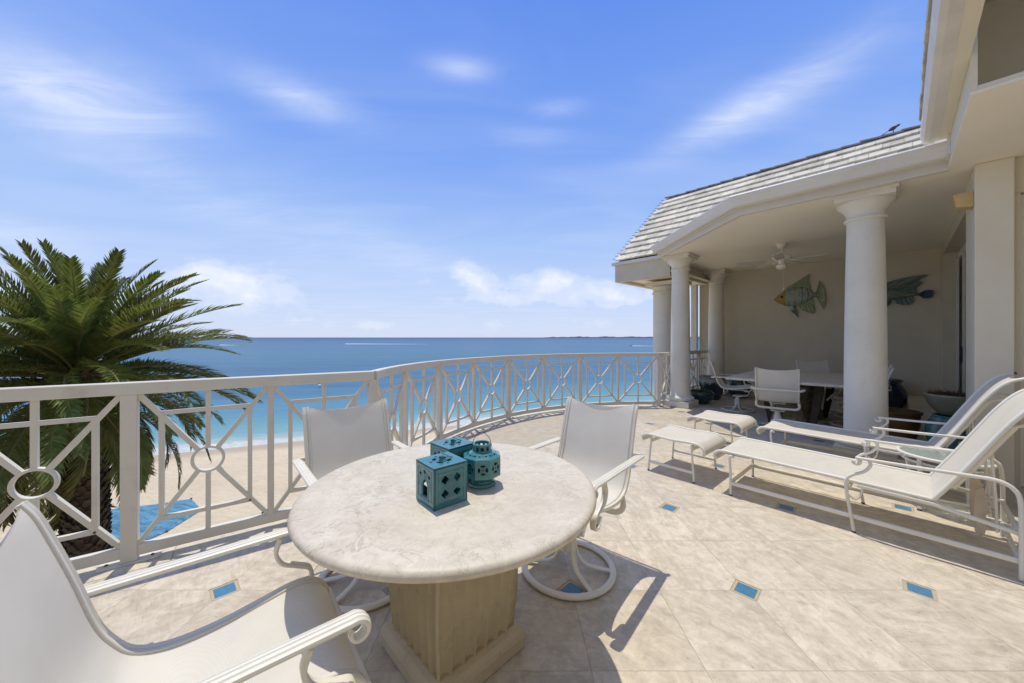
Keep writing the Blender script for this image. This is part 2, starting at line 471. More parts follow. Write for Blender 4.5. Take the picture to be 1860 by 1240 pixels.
def sea_mat():
    m = bpy.data.materials.new('sea_water'); m.use_nodes = True
    g, p, out = pr(m)
    v = coords(g, 'P')
    s = g.n.new('ShaderNodeSeparateXYZ'); g.link(v, s.inputs[0])
    off = g.math('SUBTRACT', g.math('ADD', g.math('MULTIPLY', s.outputs[0], SH_N.x), g.math('MULTIPLY', s.outputs[1], SH_N.y)), SH_D)
    wob = g.math('MULTIPLY', g.math('SUBTRACT', g.noise(g.scale(v, (.05, .05, 1)), 1, 3, .5), .5), 4.0)
    o2 = g.math('ADD', off, wob)
    lg = g.math('DIVIDE', g.math('LOGARITHM', g.math('MAXIMUM', g.math('ADD', o2, 1.0), 1.0), 10.0), 4.0)  # 0 at shore, .25 at 9 m, .5 at 99, .75 at 1 km
    pat = g.noise(g.scale(v, (.011, .035, 1)), 1, 6, .55, .6)
    lg2 = g.math('ADD', lg, g.math('MULTIPLY', g.math('SUBTRACT', pat, .5), .10))
    col = g.ramp(lg2, [(0.0, (.46, .47, .37)), (.10, (.26, .40, .37)), (.22, (.13, .30, .33)), (.32, (.085, .215, .285)), (.375, (.055, .15, .225)), (.47, (.046, .125, .20)),
                       (.56, (.058, .15, .22)), (.70, (.048, .13, .205)), (.82, (.022, .062, .14)), (1.0, (.012, .036, .11))])
    st = g.noise(g.scale(v, (.02, .12, 1)), 1, 7, .6, .4)
    col = g.mix(g.math('MULTIPLY', g.ramp(st, [(.42, 0.0), (.62, 1.0)]), .30), col, (.09, .24, .36))
    rf = g.ramp(g.noise(g.scale(v, (.03, .10, 1), loc=(3, 1, 0)), 1, 5, .6), [(.56, 0.0), (.68, 1.0)])
    band = g.math('MULTIPLY', g.ramp(lg, [(.33, 0.0), (.38, 1.0), (.45, 1.0), (.52, 0.0)]), rf)
    col = g.mix(g.math('MULTIPLY', band, .55), col, (.03, .10, .19))
    # surf: foam where a noisy edge runs along the shore
    fn = g.noise(g.scale(v, (.35, .9, 1)), 1, 6, .65, .5)
    fo = g.math('ADD', o2, g.math('MULTIPLY', g.math('SUBTRACT', fn, .5), 5.0))
    f1 = g.ramp(g.math('MULTIPLY', fo, .1, clamp=True), [(0.0, .6), (.03, .6), (.06, .15), (.15, .03), (.17, .35), (.19, .03), (.30, 0.0)])
    fine = g.ramp(g.noise(g.scale(v, (2.0, 4.0, 1)), 1, 5, .7), [(.40, .25), (.60, 1.0)])
    col = g.mix(g.math('MULTIPLY', f1, fine), col, (.72, .74, .70))
    g.link(col, p.inputs['Base Color'])
    p.inputs['Roughness'].default_value = .35
    p.inputs['Specular IOR Level'].default_value = .04
    w = g.math('ADD', g.noise(g.scale(v, (.5, 1.1, 1)), 1, 7, .65, .4), g.math('MULTIPLY', g.noise(g.scale(v, (.06, .16, 1)), 1, 4, .5), 3.0))
    bump(g, p, w, .55, .22)
    return m


def sand_mat():
    m = bpy.data.materials.new('beach_sand'); m.use_nodes = True
    g, p, out = pr(m)
    v = coords(g, 'P')
    s = g.n.new('ShaderNodeSeparateXYZ'); g.link(v, s.inputs[0])
    off = g.math('SUBTRACT', g.math('ADD', g.math('MULTIPLY', s.outputs[0], SH_N.x), g.math('MULTIPLY', s.outputs[1], SH_N.y)), SH_D)
    col = g.mix(g.ramp(g.noise(v, .35, 6, .6), [(.35, 0.0), (.65, 1.0)]), (.68, .56, .38), (.61, .49, .325))
    wet = g.ramp(g.math('ADD', g.math('MULTIPLY', off, .05), g.math('ADD', 1.0, g.math('MULTIPLY', g.noise(v, .12, 3, .5), .12))), [(.86, 0.0), (.93, 1.0)])
    col = g.mix(wet, col, (.47, .37, .265))
    tread = g.noise(g.scale(v, (1.6, 2.4, 1)), 1.6, 5, .65, .6)
    col = g.mix(g.math('MULTIPLY', g.ramp(tread, [(.53, 0.0), (.66, 1.0)]), .28), col, (.40, .29, .18))
    sp = g.ramp(g.noise(v, 7, 3, .7), [(.70, 0.0), (.74, 1.0)])
    col = g.mix(g.math('MULTIPLY', sp, .5), col, (.12, .09, .05))
    g.link(col, p.inputs['Base Color'])
    p.inputs['Roughness'].default_value = .95
    bump(g, p, tread, .9, .14)
    return m


M['sea'] = sea_mat()
M['sand'] = sand_mat()
gm = bpy.data.materials.new('table_glass'); gm.use_nodes = True
g_, p_, o_ = pr(gm)
p_.inputs['Base Color'].default_value = (.72, .80, .76, 1); p_.inputs['Roughness'].default_value = .25
p_.inputs['Transmission Weight'].default_value = .75; p_.inputs['IOR'].default_value = 1.3
M['glass'] = gm


# ------------------------------------------------------------------ mesh helpers
def catmull(pts, n=6, closed=False):
    P = [Vector(p) for p in pts]
    out = []
    m = len(P)
    rng = range(m if closed else m - 1)
    for i in rng:
        if closed:
            p0, p1, p2, p3 = P[(i - 1) % m], P[i], P[(i + 1) % m], P[(i + 2) % m]
        else:
            p0 = P[i - 1] if i > 0 else P[0] * 2 - P[1]
            p1, p2 = P[i], P[i + 1]
            p3 = P[i + 2] if i + 2 < m else P[-1] * 2 - P[-2]
        for k in range(n):
            t = k / n
            out.append(0.5 * ((2 * p1) + (p2 - p0) * t + (2 * p0 - 5 * p1 + 4 * p2 - p3) * t * t + (3 * p1 - p0 - 3 * p2 + p3) * t ** 3))
    if not closed: out.append(P[-1].copy())
    return out


def circ(r, n=8, ry=None):
    ry = r if ry is None else ry
    return [(r * math.cos(2 * math.pi * k / n), ry * math.sin(2 * math.pi * k / n)) for k in range(n)]


def rect(w, h, b=0.0):
    w, h = w / 2, h / 2
    if not b: return [(w, -h), (w, h), (-w, h), (-w, -h)]
    return [(w, -h + b), (w, h - b), (w - b, h), (-w + b, h), (-w, h - b), (-w, -h + b), (-w + b, -h), (w - b, -h)]


class MB:
    def __init__(self):
        self.v = []; self.f = []

    def add(self, vs, fs, mtx=None):
        o = len(self.v)
        for p in vs:
            p = Vector(p)
            self.v.append(mtx @ p if mtx else p)
        for f in fs: self.f.append([i + o for i in f])
        return self

    def box(self, c, s, mtx=None):
        x, y, z = s[0] / 2, s[1] / 2, s[2] / 2
        vs = [Vector((c[0] + a * x, c[1] + b * y, c[2] + d * z)) for a in (-1, 1) for b in (-1, 1) for d in (-1, 1)]
        return self.add(vs, [(0, 1, 3, 2), (4, 6, 7, 5), (0, 4, 5, 1), (2, 3, 7, 6), (0, 2, 6, 4), (1, 5, 7, 3)], mtx)

    def prism(self, poly, z0, z1, mtx=None):
        a = sum(poly[i][0] * poly[(i + 1) % len(poly)][1] - poly[(i + 1) % len(poly)][0] * poly[i][1] for i in range(len(poly)))
        if a < 0: poly = poly[::-1]
        n = len(poly)
        vs = [Vector((p[0], p[1], z0)) for p in poly] + [Vector((p[0], p[1], z1)) for p in poly]
        fs = [list(range(n))[::-1], list(range(n, 2 * n))] + [(i, (i + 1) % n, n + (i + 1) % n, n + i) for i in range(n)]
        return self.add(vs, fs, mtx)

    def sweep(self, path, prof, side=None, closed=False, caps=True, sc=None, mtx=None):
        P = [Vector(p) for p in path]
        n = len(P); k = len(prof)
        vs = []
        T = []
        for i in range(n):
            if closed: t = P[(i + 1) % n] - P[i - 1]
            else: t = P[min(i + 1, n - 1)] - P[max(i - 1, 0)]
            T.append(t.normalized() if t.length > 1e-9 else Vector((0, 0, 1)))
        if side is not None: S = Vector(side)
        else:
            S = T[0].cross(Vector((0, 0, 1)))
            if S.length < .1: S = T[0].cross(Vector((1, 0, 0)))
        for i in range(n):
            if side is not None: s = Vector(side)
            else: s = S
            s = (s - T[i] * s.dot(T[i]))
            if s.length < 1e-6: s = S
            s = s.normalized(); S = s
            u = s.cross(T[i])
            q = sc[i] if sc else 1.0
            # keep width through corners
            m = 1.0
            for a, b in prof:
                vs.append(P[i] + s * (a * q) + u * (b * q))
        fs = []
        for i in range(n if closed else n - 1):
            j = (i + 1) % n
            for a in range(k):
                b = (a + 1) % k
                fs.append((i * k + a, i * k + b, j * k + b, j * k + a))
        if caps and not closed:
            fs.append(list(range(k))[::-1])
            fs.append([(n - 1) * k + a for a in range(k)])
        return self.add(vs, fs, mtx)

    def tube(self, path, r, n=8, **kw):
        return self.sweep(path, circ(r, n), **kw)

    def bar(self, a, b, w, h, side=None):
        return self.sweep([a, b], rect(w, h), side=side)

    def lathe(self, prof, n=32, c=(0, 0, 0), mtx=None, rot=0.0, closed=False):
        vs = []; fs = []
        for (r, z) in prof:
            for k in range(n):
                a = 2 * math.pi * k / n + rot
                vs.append(Vector((c[0] + r * math.cos(a), c[1] + r * math.sin(a), c[2] + z)))
        m = len(prof)
        for i in range(m if closed else m - 1):
            j = (i + 1) % m
            for k in range(n):
                fs.append((i * n + k, i * n + (k + 1) % n, j * n + (k + 1) % n, j * n + k))
        if not closed:
            if prof[0][0] > 1e-4: fs.append(list(range(n))[::-1])
            if prof[-1][0] > 1e-4: fs.append([(m - 1) * n + k for k in range(n)])
        return self.add(vs, fs, mtx)

    def mesh(self, name, smooth=None):
        me = bpy.data.meshes.new(name)
        me.from_pydata([tuple(v) for v in self.v], [], [tuple(f) for f in self.f])
        me.validate()
        me.update()
        import bmesh
        bm = bmesh.new(); bm.from_mesh(me)
        bmesh.ops.recalc_face_normals(bm, faces=bm.faces)
        bm.to_mesh(me); bm.free()
        if smooth is not None:
            me.polygons.foreach_set('use_smooth', [True] * len(me.polygons))
            if smooth < 180:
                try:
                    me.set_sharp_from_angle(angle=R(smooth))
                except Exception:
                    pass
        return me

    def build(self, name, mat, parent=None, smooth=None, bevel=0.0, kind=None, label=None, loc=None, rot=None):
        me = self.mesh(name, smooth)
        me.materials.append(mat)
        o = bpy.data.objects.new(name, me)
        COL.objects.link(o)
        if parent is not None: o.parent = parent
        if loc is not None: o.location = loc
        if rot is not None: o.rotation_euler = rot
        if bevel:
            b = o.modifiers.new('bevel', 'BEVEL'); b.width = bevel; b.segments = 2; b.limit_method = 'ANGLE'; b.angle_limit = R(40)
            b.harden_normals = False
        if kind: o['kind'] = kind
        if label: o['label'] = label
        return o


def thing(name, label, cat, loc=(0, 0, 0), rz=0.0, group=None):
    o = bpy.data.objects.new(name, None)
    COL.objects.link(o)
    o.empty_display_size = .1
    o.location = loc; o.rotation_euler = (0, 0, rz)
    tag(o, label, cat, group)
    return o


def tag(o, label, cat, group=None):
    o['label'] = label; o['category'] = cat
    if group: o['group'] = group
    return o


def inst(src, parent, loc=(0, 0, 0), rot=(0, 0, 0), sc=(1, 1, 1), name=None):
    o = src.copy()
    if name: o.name = name
    COL.objects.link(o)
    o.parent = parent
    o.location = loc; o.rotation_euler = rot; o.scale = sc
    return o


def copy_tree(o, label=None, parent=None):
    c = o.copy()
    COL.objects.link(c)
    if parent is not None: c.parent = parent
    if label: c['label'] = label
    for ch in list(o.children):
        copy_tree(ch, None, c)
    return c


# house frame: n runs away from the terrace, s runs to the right along the walls
HN = Vector((.7336, .6796)); HS = Vector((.6796, -.7336))


def ns(n, s, h=0.0):
    return Vector((HN.x * n + HS.x * s, HN.y * n + HS.y * s, h))


def ns2(n, s):
    p = ns(n, s); return (p.x, p.y)


HROT = math.atan2(HS.y, HS.x)       # rotation whose local x = s and local y = n
HM = Matrix.Rotation(HROT, 4, 'Z')


def hbox(mb, n0, n1, s0, s1, z0, z1):
    return mb.prism([ns2(n0, s0), ns2(n1, s0), ns2(n1, s1), ns2(n0, s1)], z0, z1)


# ------------------------------------------------------------------ ground, sea, far shore
def grid_sheet(name, x0, x1, y0, y1, nx, ny, zf, mat):
    mb = MB()
    vs = []; fs = []
    for j in range(ny + 1):
        for i in range(nx + 1):
            x = x0 + (x1 - x0) * i / nx; y = y0 + (y1 - y0) * j / ny
            vs.append((x, y, zf(x, y)))
    for j in range(ny):
        for i in range(nx):
            a = j * (nx + 1) + i
            fs.append((a, a + 1, a + nx + 2, a + nx + 1))
    mb.add(vs, fs)
    return mb.build(name, mat, smooth=180, kind='structure')


def sand_z(x, y):
    off = SH_N.x * x + SH_N.y * y - SH_D
    z = SAND - .02 + min(0.0, -(off + 3) * .05) if off > -3 else SAND + min(.15, (-off - 3) * .012)
    return z + .05 * math.sin(x * .7 + y * .3) * math.sin(y * .5 - x * .2) * (0 if off > -4 else 1)


grid_sheet('beach', -160, 160, -60, 160, 110, 80, sand_z, M['sand'])
mb = MB()
mb.add([(-45000, -20000, SEA), (45000, -20000, SEA), (45000, 50000, SEA), (-45000, 50000, SEA)], [(0, 1, 2, 3)])
mb.build('sea', M['sea'], kind='structure')
# a low seabed under everything so the ground reaches the horizon too
mb = MB()
mb.add([(-45000, -20000, SEA - 4), (45000, -20000, SEA - 4), (45000, 50000, SEA - 4), (-45000, 50000, SEA - 4)], [(0, 1, 2, 3)])
mb.build('seabed', M['sand'], kind='structure')


def far_coast():
    mb = MB()
    Y = 11000
    vs = []; fs = []
    n = 90
    for i in range(n + 1):
        px = 985 + (1600 - 985) * i / n
        x = (px - 930) / 648 * Y
        e = min(1, (px - 985) / 40)
        h = (8 + 26 * e * (0.35 + .65 * abs(math.sin(i * .9) * math.sin(i * .37 + 1) + .5 * math.sin(i * 2.3)))) if i else 0
        if i % 7 == 3: h += 14
        for (dy, z) in ((0, -1), (60, h), (900, h * .7), (1500, -1)):
            vs.append((x, Y + dy, SEA + z))
    for i in range(n):
        for k in range(3):
            a = i * 4 + k
            fs.append((a, a + 4, a + 5, a + 1))
    mb.add(vs, fs)
    o = mb.build('far_coast', M['land'], kind='structure')


far_coast()


def boat(px, py, wake_px, label):
    d = (py - 614)
    Z = 648 * (CAMH - SEA) / d
    k = Z / 648
    x = (px - 930) * k
    t = thing('motor_boat', label, 'boat', (x, Z, SEA), 0, 'motor boats crossing far out at sea')
    L = max(5.0, 5 * k)
    mb = MB()
    mb.prism([(-L / 2, -L * .13), (L * .3, -L * .14), (L / 2, 0), (L * .3, L * .14), (-L / 2, L * .13)], -.2, L * .13)
    mb.build('hull', M['buoy'], t)
    mb = MB(); mb.prism([(-L * .2, -L * .09), (L * .12, -L * .09), (L * .18, 0), (L * .12, L * .09), (-L * .2, L * .09)], L * .132, L * .24)
    mb.build('cabin', M['door_glass'], t)
    # wake: low ridges of foam behind it
    W = wake_px * k
    mb = MB()
    s = 1 if wake_px > 0 else -1
    n = 24
    for row in (-1, 1):
        pts = []
        for i in range(n + 1):
            u = i / n
            pts.append((x + W * u, Z + row * abs(W) * .02 * u * 2 + math.sin(i * 1.7) * .25 * k, SEA + .02))
        sc = [max(.08, (1 - i / n)) for i in range(n + 1)]
        mb.sweep(pts, [(-1.8 * k, 0), (-.7 * k, 1.25 * k), (.7 * k, 1.25 * k), (1.8 * k, 0)], side=(0, -1, 0), sc=sc)
    o = mb.build('boat_wake', M['foam'], kind='stuff')
    tag(o, 'white wake trailing ' + label.split(' with ')[0].replace('small boat', 'the boat'), 'wake')


boat(398, 626.5, 34, 'small boat far out beyond the palm fronds with a short wake')
boat(627, 624.5, 150, 'small boat near the horizon left of the lanterns with a long wake')
boat(1147, 628, 45, 'small boat near the horizon just left of the columns with a wake')
for (px, py, r, lb) in ((580.5, 701.5, .26, 'small white mooring buoy floating in the blue water behind the left railing'), (988.5, 720.5, .22, 'small pale buoy floating in the turquoise water seen through the curved railing')):
    Z = 648 * (CAMH - SEA) / (py - 614)
    t = thing('mooring_buoy', lb, 'buoy', ((px - 930) / 648 * Z, Z, SEA), 0, 'mooring buoys')
    mb = MB(); mb.lathe([(0.01, -.15), (r * .8, -.05), (r, .12), (r * .8, .3), (r * .3, .42), (.01, .44)], 14)
    mb.build('float', M['buoy'], t, smooth=60)
    mb = MB(); mb.tube([(0, 0, .43), (0, 0, .62)], .03, 6); mb.build('mast', M['rubber'], t)


def tarp():
    c = [(-19.3, 17.0), (-16.5, 18.35), (-14.95, 17.2), (-14.7, 15.2), (-15.2, 13.1), (-16.3, 13.2)]
    cen = (-16.4, 15.7)
    mb = MB(); vs = [(cen[0], cen[1], 0)]
    rings = 14; seg = 48
    pts = []
    for k in range(seg):
        u = k / seg * len(c); i = int(u) % len(c); f = u - int(u)
        a, b = c[i], c[(i + 1) % len(c)]
        pts.append((a[0] + (b[0] - a[0]) * f, a[1] + (b[1] - a[1]) * f))
    vs = []; fs = []
    for r in range(rings + 1):
        q = r / rings
        for k in range(seg):
            x = cen[0] + (pts[k][0] - cen[0]) * q; y = cen[1] + (pts[k][1] - cen[1]) * q
            z = .05 + .05 * math.sin(x * 2.9 + 1.3 * math.sin(y * 1.7)) + .035 * math.sin(y * 4.1 + 2 * math.sin(x * 1.3)) + .03 * math.sin((x + y) * 6)
            z += .16 * math.exp(-((x + 17.3) ** 2 + (y - 15.9) ** 2) / 1.2) * (1 + .5 * math.sin(x * 7))
            if r == rings: z = .0
            vs.append((x, y, sand_z(x, y) + max(.012, z + .02)))
    for r in range(rings):
        for k in range(seg):
            k2 = (k + 1) % seg
            if r == 0: fs.append((k, seg + k, seg + k2)) if False else None
            fs.append((r * seg + k, r * seg + k2, (r + 1) * seg + k2, (r + 1) * seg + k))
    fs = [f for f in fs if f]
    mb.add(vs, fs)
    o = mb.build('tarpaulin', M['tarp'], smooth=180)
    tag(o, 'crumpled bright blue tarpaulin spread on the sand beside the palm trunk', 'tarpaulin')
    for (x, y) in (c[1], c[2], c[3]):
        mb = MB(); mb.lathe([(.01, 0), (.04, .01), (.05, .03), (.03, .05), (.01, .055)], 8)
        mb.build('corner_weight', M['rubber'], o, smooth=60, loc=(x, y, sand_z(x, y) + .02))


tarp()


# ------------------------------------------------------------------ palm tree
def frond_mesh(name, L, curve, npair, leaflen, droop, seed, vee=.6):
    """leaves along a curved rachis; local +x is outwards"""
    rd = random.Random(seed)
    n = 18
    pts = []
    x = z = 0.0
    ang = 0.0
    for i in range(n + 1):
        pts.append(Vector((x, 0, z)))
        ang = curve * (i / n) ** 1.25
        x += L / n * math.cos(ang); z -= L / n * math.sin(ang)
    rac = MB()
    rac.sweep(pts, circ(.032, 5, .02), side=(0, 1, 0), sc=[1.25 - 1.1 * (i / n) for i in range(n + 1)])
    lv = MB()
    for k in range(npair):
        t = .13 + .87 * (k + .5) / npair
        f = t * n; i = min(n - 1, int(f)); q = f - i
        p = pts[i].lerp(pts[i + 1], q)
        tan = (pts[i + 1] - pts[i]).normalized()
        upv = Vector((0, 1, 0)).cross(tan) * -1
        if upv.z < 0: upv = -upv
        ll = leaflen * min(1, .35 + 2.6 * (t - .1)) * (1 - .62 * t ** 5) * rd.uniform(.85, 1.12)
        fw = .60 + .95 * t
        for sgn in (-1, 1):
            d = (Vector((0, sgn, 0)) + tan * fw * rd.uniform(.8, 1.2) + upv * vee * rd.uniform(.4, 1.3) * (1 - .6 * t)).normalized()
            mid = p + d * ll * .5
            tip = p + d * ll * .97 + Vector((0, 0, -droop * ll * rd.uniform(.6, 1.3)))
            w = d.cross(upv).normalized() * .0165
            w = (w + upv * .008 * rd.uniform(-1, 1))
            lv.add([p - w * .5, p + w * .5, mid + w, mid - w, tip], [(0, 1, 2, 3), (3, 2, 4)])
    me = MB()
    # two materials in one mesh: rachis first
    nv = len(rac.v)
    me.v = rac.v + lv.v
    me.f = rac.f + [[i + nv for i in f] for f in lv.f]
    m = bpy.data.meshes.new(name)
    m.from_pydata([tuple(v) for v in me.v], [], [tuple(f) for f in me.f])
    m.update()
    idx = [0] * len(rac.f) + [1] * len(lv.f)
    return m, idx


def palm():
    bx, by = -9.75, 8.0
    top = Vector((bx, by, .62))
    t = thing('date_palm', 'tall date palm with a dense crown of arching fronds beyond the left railing', 'palm tree', (bx + .45, by - .3, SAND))
    O = Vector((bx + .45, by - .3, SAND))
    # trunk with ragged leaf bases
    path = [Vector((bx + .45, by - .3, SAND - .3)) - O, Vector((bx + .52, by - .28, SAND + 2.5)) - O, Vector((bx + .36, by - .15, SAND + 5)) - O, Vector((bx + .12, by, -.6)) - O, top - O]
    path = catmull(path, 8)
    mb = MB(); mb.tube(path, .31, 14, sc=[1.15 - .1 * math.sin(i * .15) for i in range(len(path))])
    trunk = mb.build('trunk', M['boots'], t, smooth=60)
    mb = MB()
    rd = random.Random(3)
    zt = (top - O).z
    nrow = 78
    for j in range(nrow):
        z = j / nrow * zt
        f = min(len(path) - 2, max(0, int(z / zt * (len(path) - 1))))
        c = min(path, key=lambda q: abs(q.z - z))
        for k in range(11):
            a = 2 * math.pi * (k + (j % 2) * .5 + j * .07) / 11 + rd.uniform(-.07, .07)
            rr = .335 + rd.uniform(-.01, .03)
            u = Vector((math.cos(a), math.sin(a), 0)); w = Vector((-u.y, u.x, 0))
            p = Vector((c.x, c.y, z)) + u * rr * .93
            wd = .085; hh = .13 * rd.uniform(.8, 1.3); o = .06 * rd.uniform(.6, 1.5)
            mb.add([p - w * wd, p + w * wd, p + w * wd * .5 + u * o + Vector((0, 0, hh)), p - w * wd * .5 + u * o + Vector((0, 0, hh)), p + u * .0 + Vector((0, 0, hh * 1.05))],
                   [(0, 1, 2, 3), (3, 2, 4), (1, 4, 2), (0, 3, 4)])
    mb.build('leaf_bases', M['boots'], t, kind='stuff')
    # crown core: fibre and fruit stalks
    mb = MB()
    for k in range(60):
        a = rd.uniform(0, 6.28); e = rd.uniform(-.4, .9); l = rd.uniform(.35, .8)
        u = Vector((math.cos(a) * math.cos(e), math.sin(a) * math.cos(e), math.sin(e)))
        p0 = top - O + Vector((0, 0, -.25)) + u * .15
        p1 = p0 + u * l * .6 + Vector((0, 0, .1)); p2 = p0 + u * l + Vector((0, 0, -.12))
        mb.tube([p0, p1, p2], .025, 5, sc=[1.3, .9, .4])
    mb.build('crown_core', M['boots'], t, kind='stuff')
    mb = MB()
    for (az, el) in ((2.9, .25), (-.4, .15), (-1.7, .2), (3.6, .1)):
        d = Vector((math.cos(az), math.sin(az), 0))
        st = top - O
        cl = st + d * 1.0 + Vector((0, 0, .25))
        mb.tube([st, st + d * .6 + Vector((0, 0, .35)), cl], .02, 5)
        for k in range(70):
            e = cl + Vector((rd.gauss(0, .13), rd.gauss(0, .13), rd.gauss(-.12, .12)))
            mb.lathe([(.004, -.02), (.016, 0), (.004, .02)], 5, c=tuple(e))
    mb.build('fruit_cluster', M['fruit'], t, kind='stuff')
    variants = []
    spec = [(3.3, .55, 100, .44, .10), (3.5, .85, 104, .46, .14), (2.75, .50, 92, .40, .08), (3.55, 1.05, 104, .46, .2), (3.25, 1.65, 96, .46, .4), (3.0, 1.25, 92, .44, .45)]
    for i, (L, cv, npair, ll, dr) in enumerate(spec):
        m, idx = frond_mesh('frond', L, cv, npair, ll, dr, 20 + i, vee=.95 if i < 4 else .55)
        m.materials.append(M['rachis']); m.materials.append(M['leaf'] if i < 4 else M['leaf_old'])
        m.polygons.foreach_set('material_index', idx)
        variants.append(m)
    rows = [
        (80, 7, (2, 2)), (66, 12, (2, 2)), (53, 15, (2, 0)), (40, 17, (0, 1)), (27, 20, (1, 0)), (14, 20, (1, 3)), (0, 19, (3, 1)), (-15, 15, (3, 4)), (-34, 11, (4, 3)), (-56, 6, (4, 5)), (-74, 3, (5, 4))]
    first = None
    for ri, (el, cnt, vs) in enumerate(rows):
        for k in range(cnt):
            a = 360 / cnt * k + ri * 23.5 + rd.uniform(-8, 8)
            e = el + rd.uniform(-7, 7)
            v = variants[vs[k % 2]]
            fo = bpy.data.objects.new('frond', v)
            COL.objects.link(fo); fo.parent = t
            ra = R(a)
            fo.location = (top - O) + Vector((math.cos(ra) * .16, math.sin(ra) * .16, -.006 * (90 - el) + .35))
            fo.rotation_euler = (R(rd.uniform(-25, 25)), -R(e), ra)
            s = rd.uniform(.84, 1.0)
            fo.scale = (s, s, s)


palm()

# ------------------------------------------------------------------ terrace floor
RAIL_A = Vector((-1.18, 3.03))
RAIL_P1 = Vector((-2.36, 2.20))
LD = (RAIL_A - RAIL_P1).normalized()
LN = Vector((LD.y, -LD.x))              # towards the terrace
# arc through the measured posts
arc_pts = [(-1.18, 3.03), (-.97, 4.62), (-.078, 6.10), (1.32, 6.98), (2.985, 7.27)]
import numpy as np
_A = np.array([[2 * x, 2 * y, 1] for x, y in arc_pts]); _b = np.array([x * x + y * y for x, y in arc_pts])
_s = np.linalg.lstsq(_A, _b, rcond=None)[0]
CC = Vector((_s[0], _s[1])); CR = math.sqrt(_s[2] + _s[0] ** 2 + _s[1] ** 2)
print('arc centre', CC, 'radius', CR, [round((Vector(p) - CC).length - CR, 3) for p in arc_pts])
aA = math.atan2(arc_pts[0][1] - CC.y, arc_pts[0][0] - CC.x); aI = math.atan2(arc_pts[-1][1] - CC.y, arc_pts[-1][0] - CC.x)
if aA < 0: aA += 2 * math.pi
if aI < 0: aI += 2 * math.pi


def arc(t, off=0.0):
    a = aA + (aI - aA) * t
    return CC + Vector((math.cos(a), math.sin(a))) * (CR + off)


PI_ = arc(1.0)
PA_ = arc(0.0)
sI = HS.dot(PI_); nI = HN.dot(PI_)


def clip(poly, p, nrm):
    """keep the side where (q-p).nrm >= 0"""
    out = []
    for i in range(len(poly)):
        a, b = Vector(poly[i]), Vector(poly[(i + 1) % len(poly)])
        da, db = (a - p).dot(nrm), (b - p).dot(nrm)
        if da >= 0: out.append(a)
        if (da >= 0) != (db >= 0):
            out.append(a + (b - a) * (da / (da - db)))
    return out


def area(p):
    return abs(sum(p[i][0] * p[(i + 1) % len(p)][1] - p[(i + 1) % len(p)][0] * p[i][1] for i in range(len(p)))) / 2 if len(p) > 2 else 0


def terrace_clip(poly, inset):
    """pieces of poly inside the terrace, inset from the railing line"""
    res = []
    left = clip(poly, PA_, Vector((-1, 0)))
    if left:
        left = clip(left, Vector(RAIL_A) + LN * inset, LN)
        if area(left) > 1e-4: res.append(left)
    right = clip(poly, PA_, Vector((1, 0)))
    N = 40
    for k in range(N):
        if not right: break
        a0 = aA + (aI - aA) * (k + .5) / N
        u = Vector((math.cos(a0), math.sin(a0)))
        if (Vector(right[0]) - CC).length < CR - inset - 1.2: continue
        right = clip(right, CC + u * (CR - inset), -u)
    if right:
        right = clip(right, Vector(ns2(nI, sI + inset)), HS)
    if right and area(right) > 1e-4: res.append(right)
    return res


TS = .4765
GX, GY = 1.283, 1.957
floor = MB()
outl = [(RAIL_A - LD * 9 - LN * .2), ]
poly = [tuple(RAIL_A - LD * 9 - LN * .17), tuple(Vector(RAIL_A) - LN * .17)]
poly += [tuple(arc(k / 30, .17)) for k in range(1, 31)]
poly += [ns2(nI, sI - .17), ns2(10.6, sI - .17), ns2(10.6, 4.0), ns2(-4, 4.0)]
floor.prism([p for p in poly], -.35, -.0035)
terr = floor.build('terrace_floor', M['grout'], kind='structure')
# wall under the terrace edge
wl = MB()
wp = [tuple(RAIL_A - LD * 9 - LN * .08), tuple(Vector(RAIL_A) - LN * .08)] + [tuple(arc(k / 20, .08)) for k in range(1, 21)] + [ns2(10.6, sI - .08), ns2(10.6, 3.9), ns2(-4, 3.9)]
wl.prism(wp, SAND - 1.5, -.352)
w_ = wl.build('house_wall_below', M['stucco_light']); w_.name = 'lower_storey_wall'
tag(w_, 'cream rendered wall of the storeys beneath the terrace', 'wall')

proto = None
tiles = []
bp = []
CL = .118
for i in range(-14, 26):
    for j in range(-8, 26):
        x0 = GX + TS * (i - 1); y0 = GY + TS * (j - 1)
        g = .0007
        sq = [Vector((x0 + g, y0 + g)), Vector((x0 + TS - g, y0 + g)), Vector((x0 + TS - g, y0 + TS - g)), Vector((x0 + g, y0 + TS - g))]
        cx, cy = x0 + TS / 2, y0 + TS / 2
        # the corner of this tile that carries an insert
        ex = GX + 2 * TS * round((cx - GX) / (2 * TS)); ey = GY + 2 * TS * round((cy - GY) / (2 * TS))
        P = Vector((cx, cy))
        if HN.dot(P) > 10.8 or HS.dot(P) > 3.4 or cy < -1.2: continue
        if (P - Vector((0, 0))).length > 12.5: continue
        dirn = Vector((cx - ex, cy - ey)); dirn = Vector((math.copysign(1, dirn.x), math.copysign(1, dirn.y))).normalized()
        tp = clip(sq, Vector((ex, ey)) + dirn * (CL / 2 + .0045), dirn)
        pieces = terrace_clip(tp, .13)
        whole = len(pieces) == 1 and abs(area(pieces[0]) - area(tp)) < 1e-5
        if pieces: tiles.append((P.length, P, pieces, whole, dirn))
tiles.sort(key=lambda q: q[0])
print('tiles', len(tiles))
tmesh = {}
rest = MB()
cntt = 0
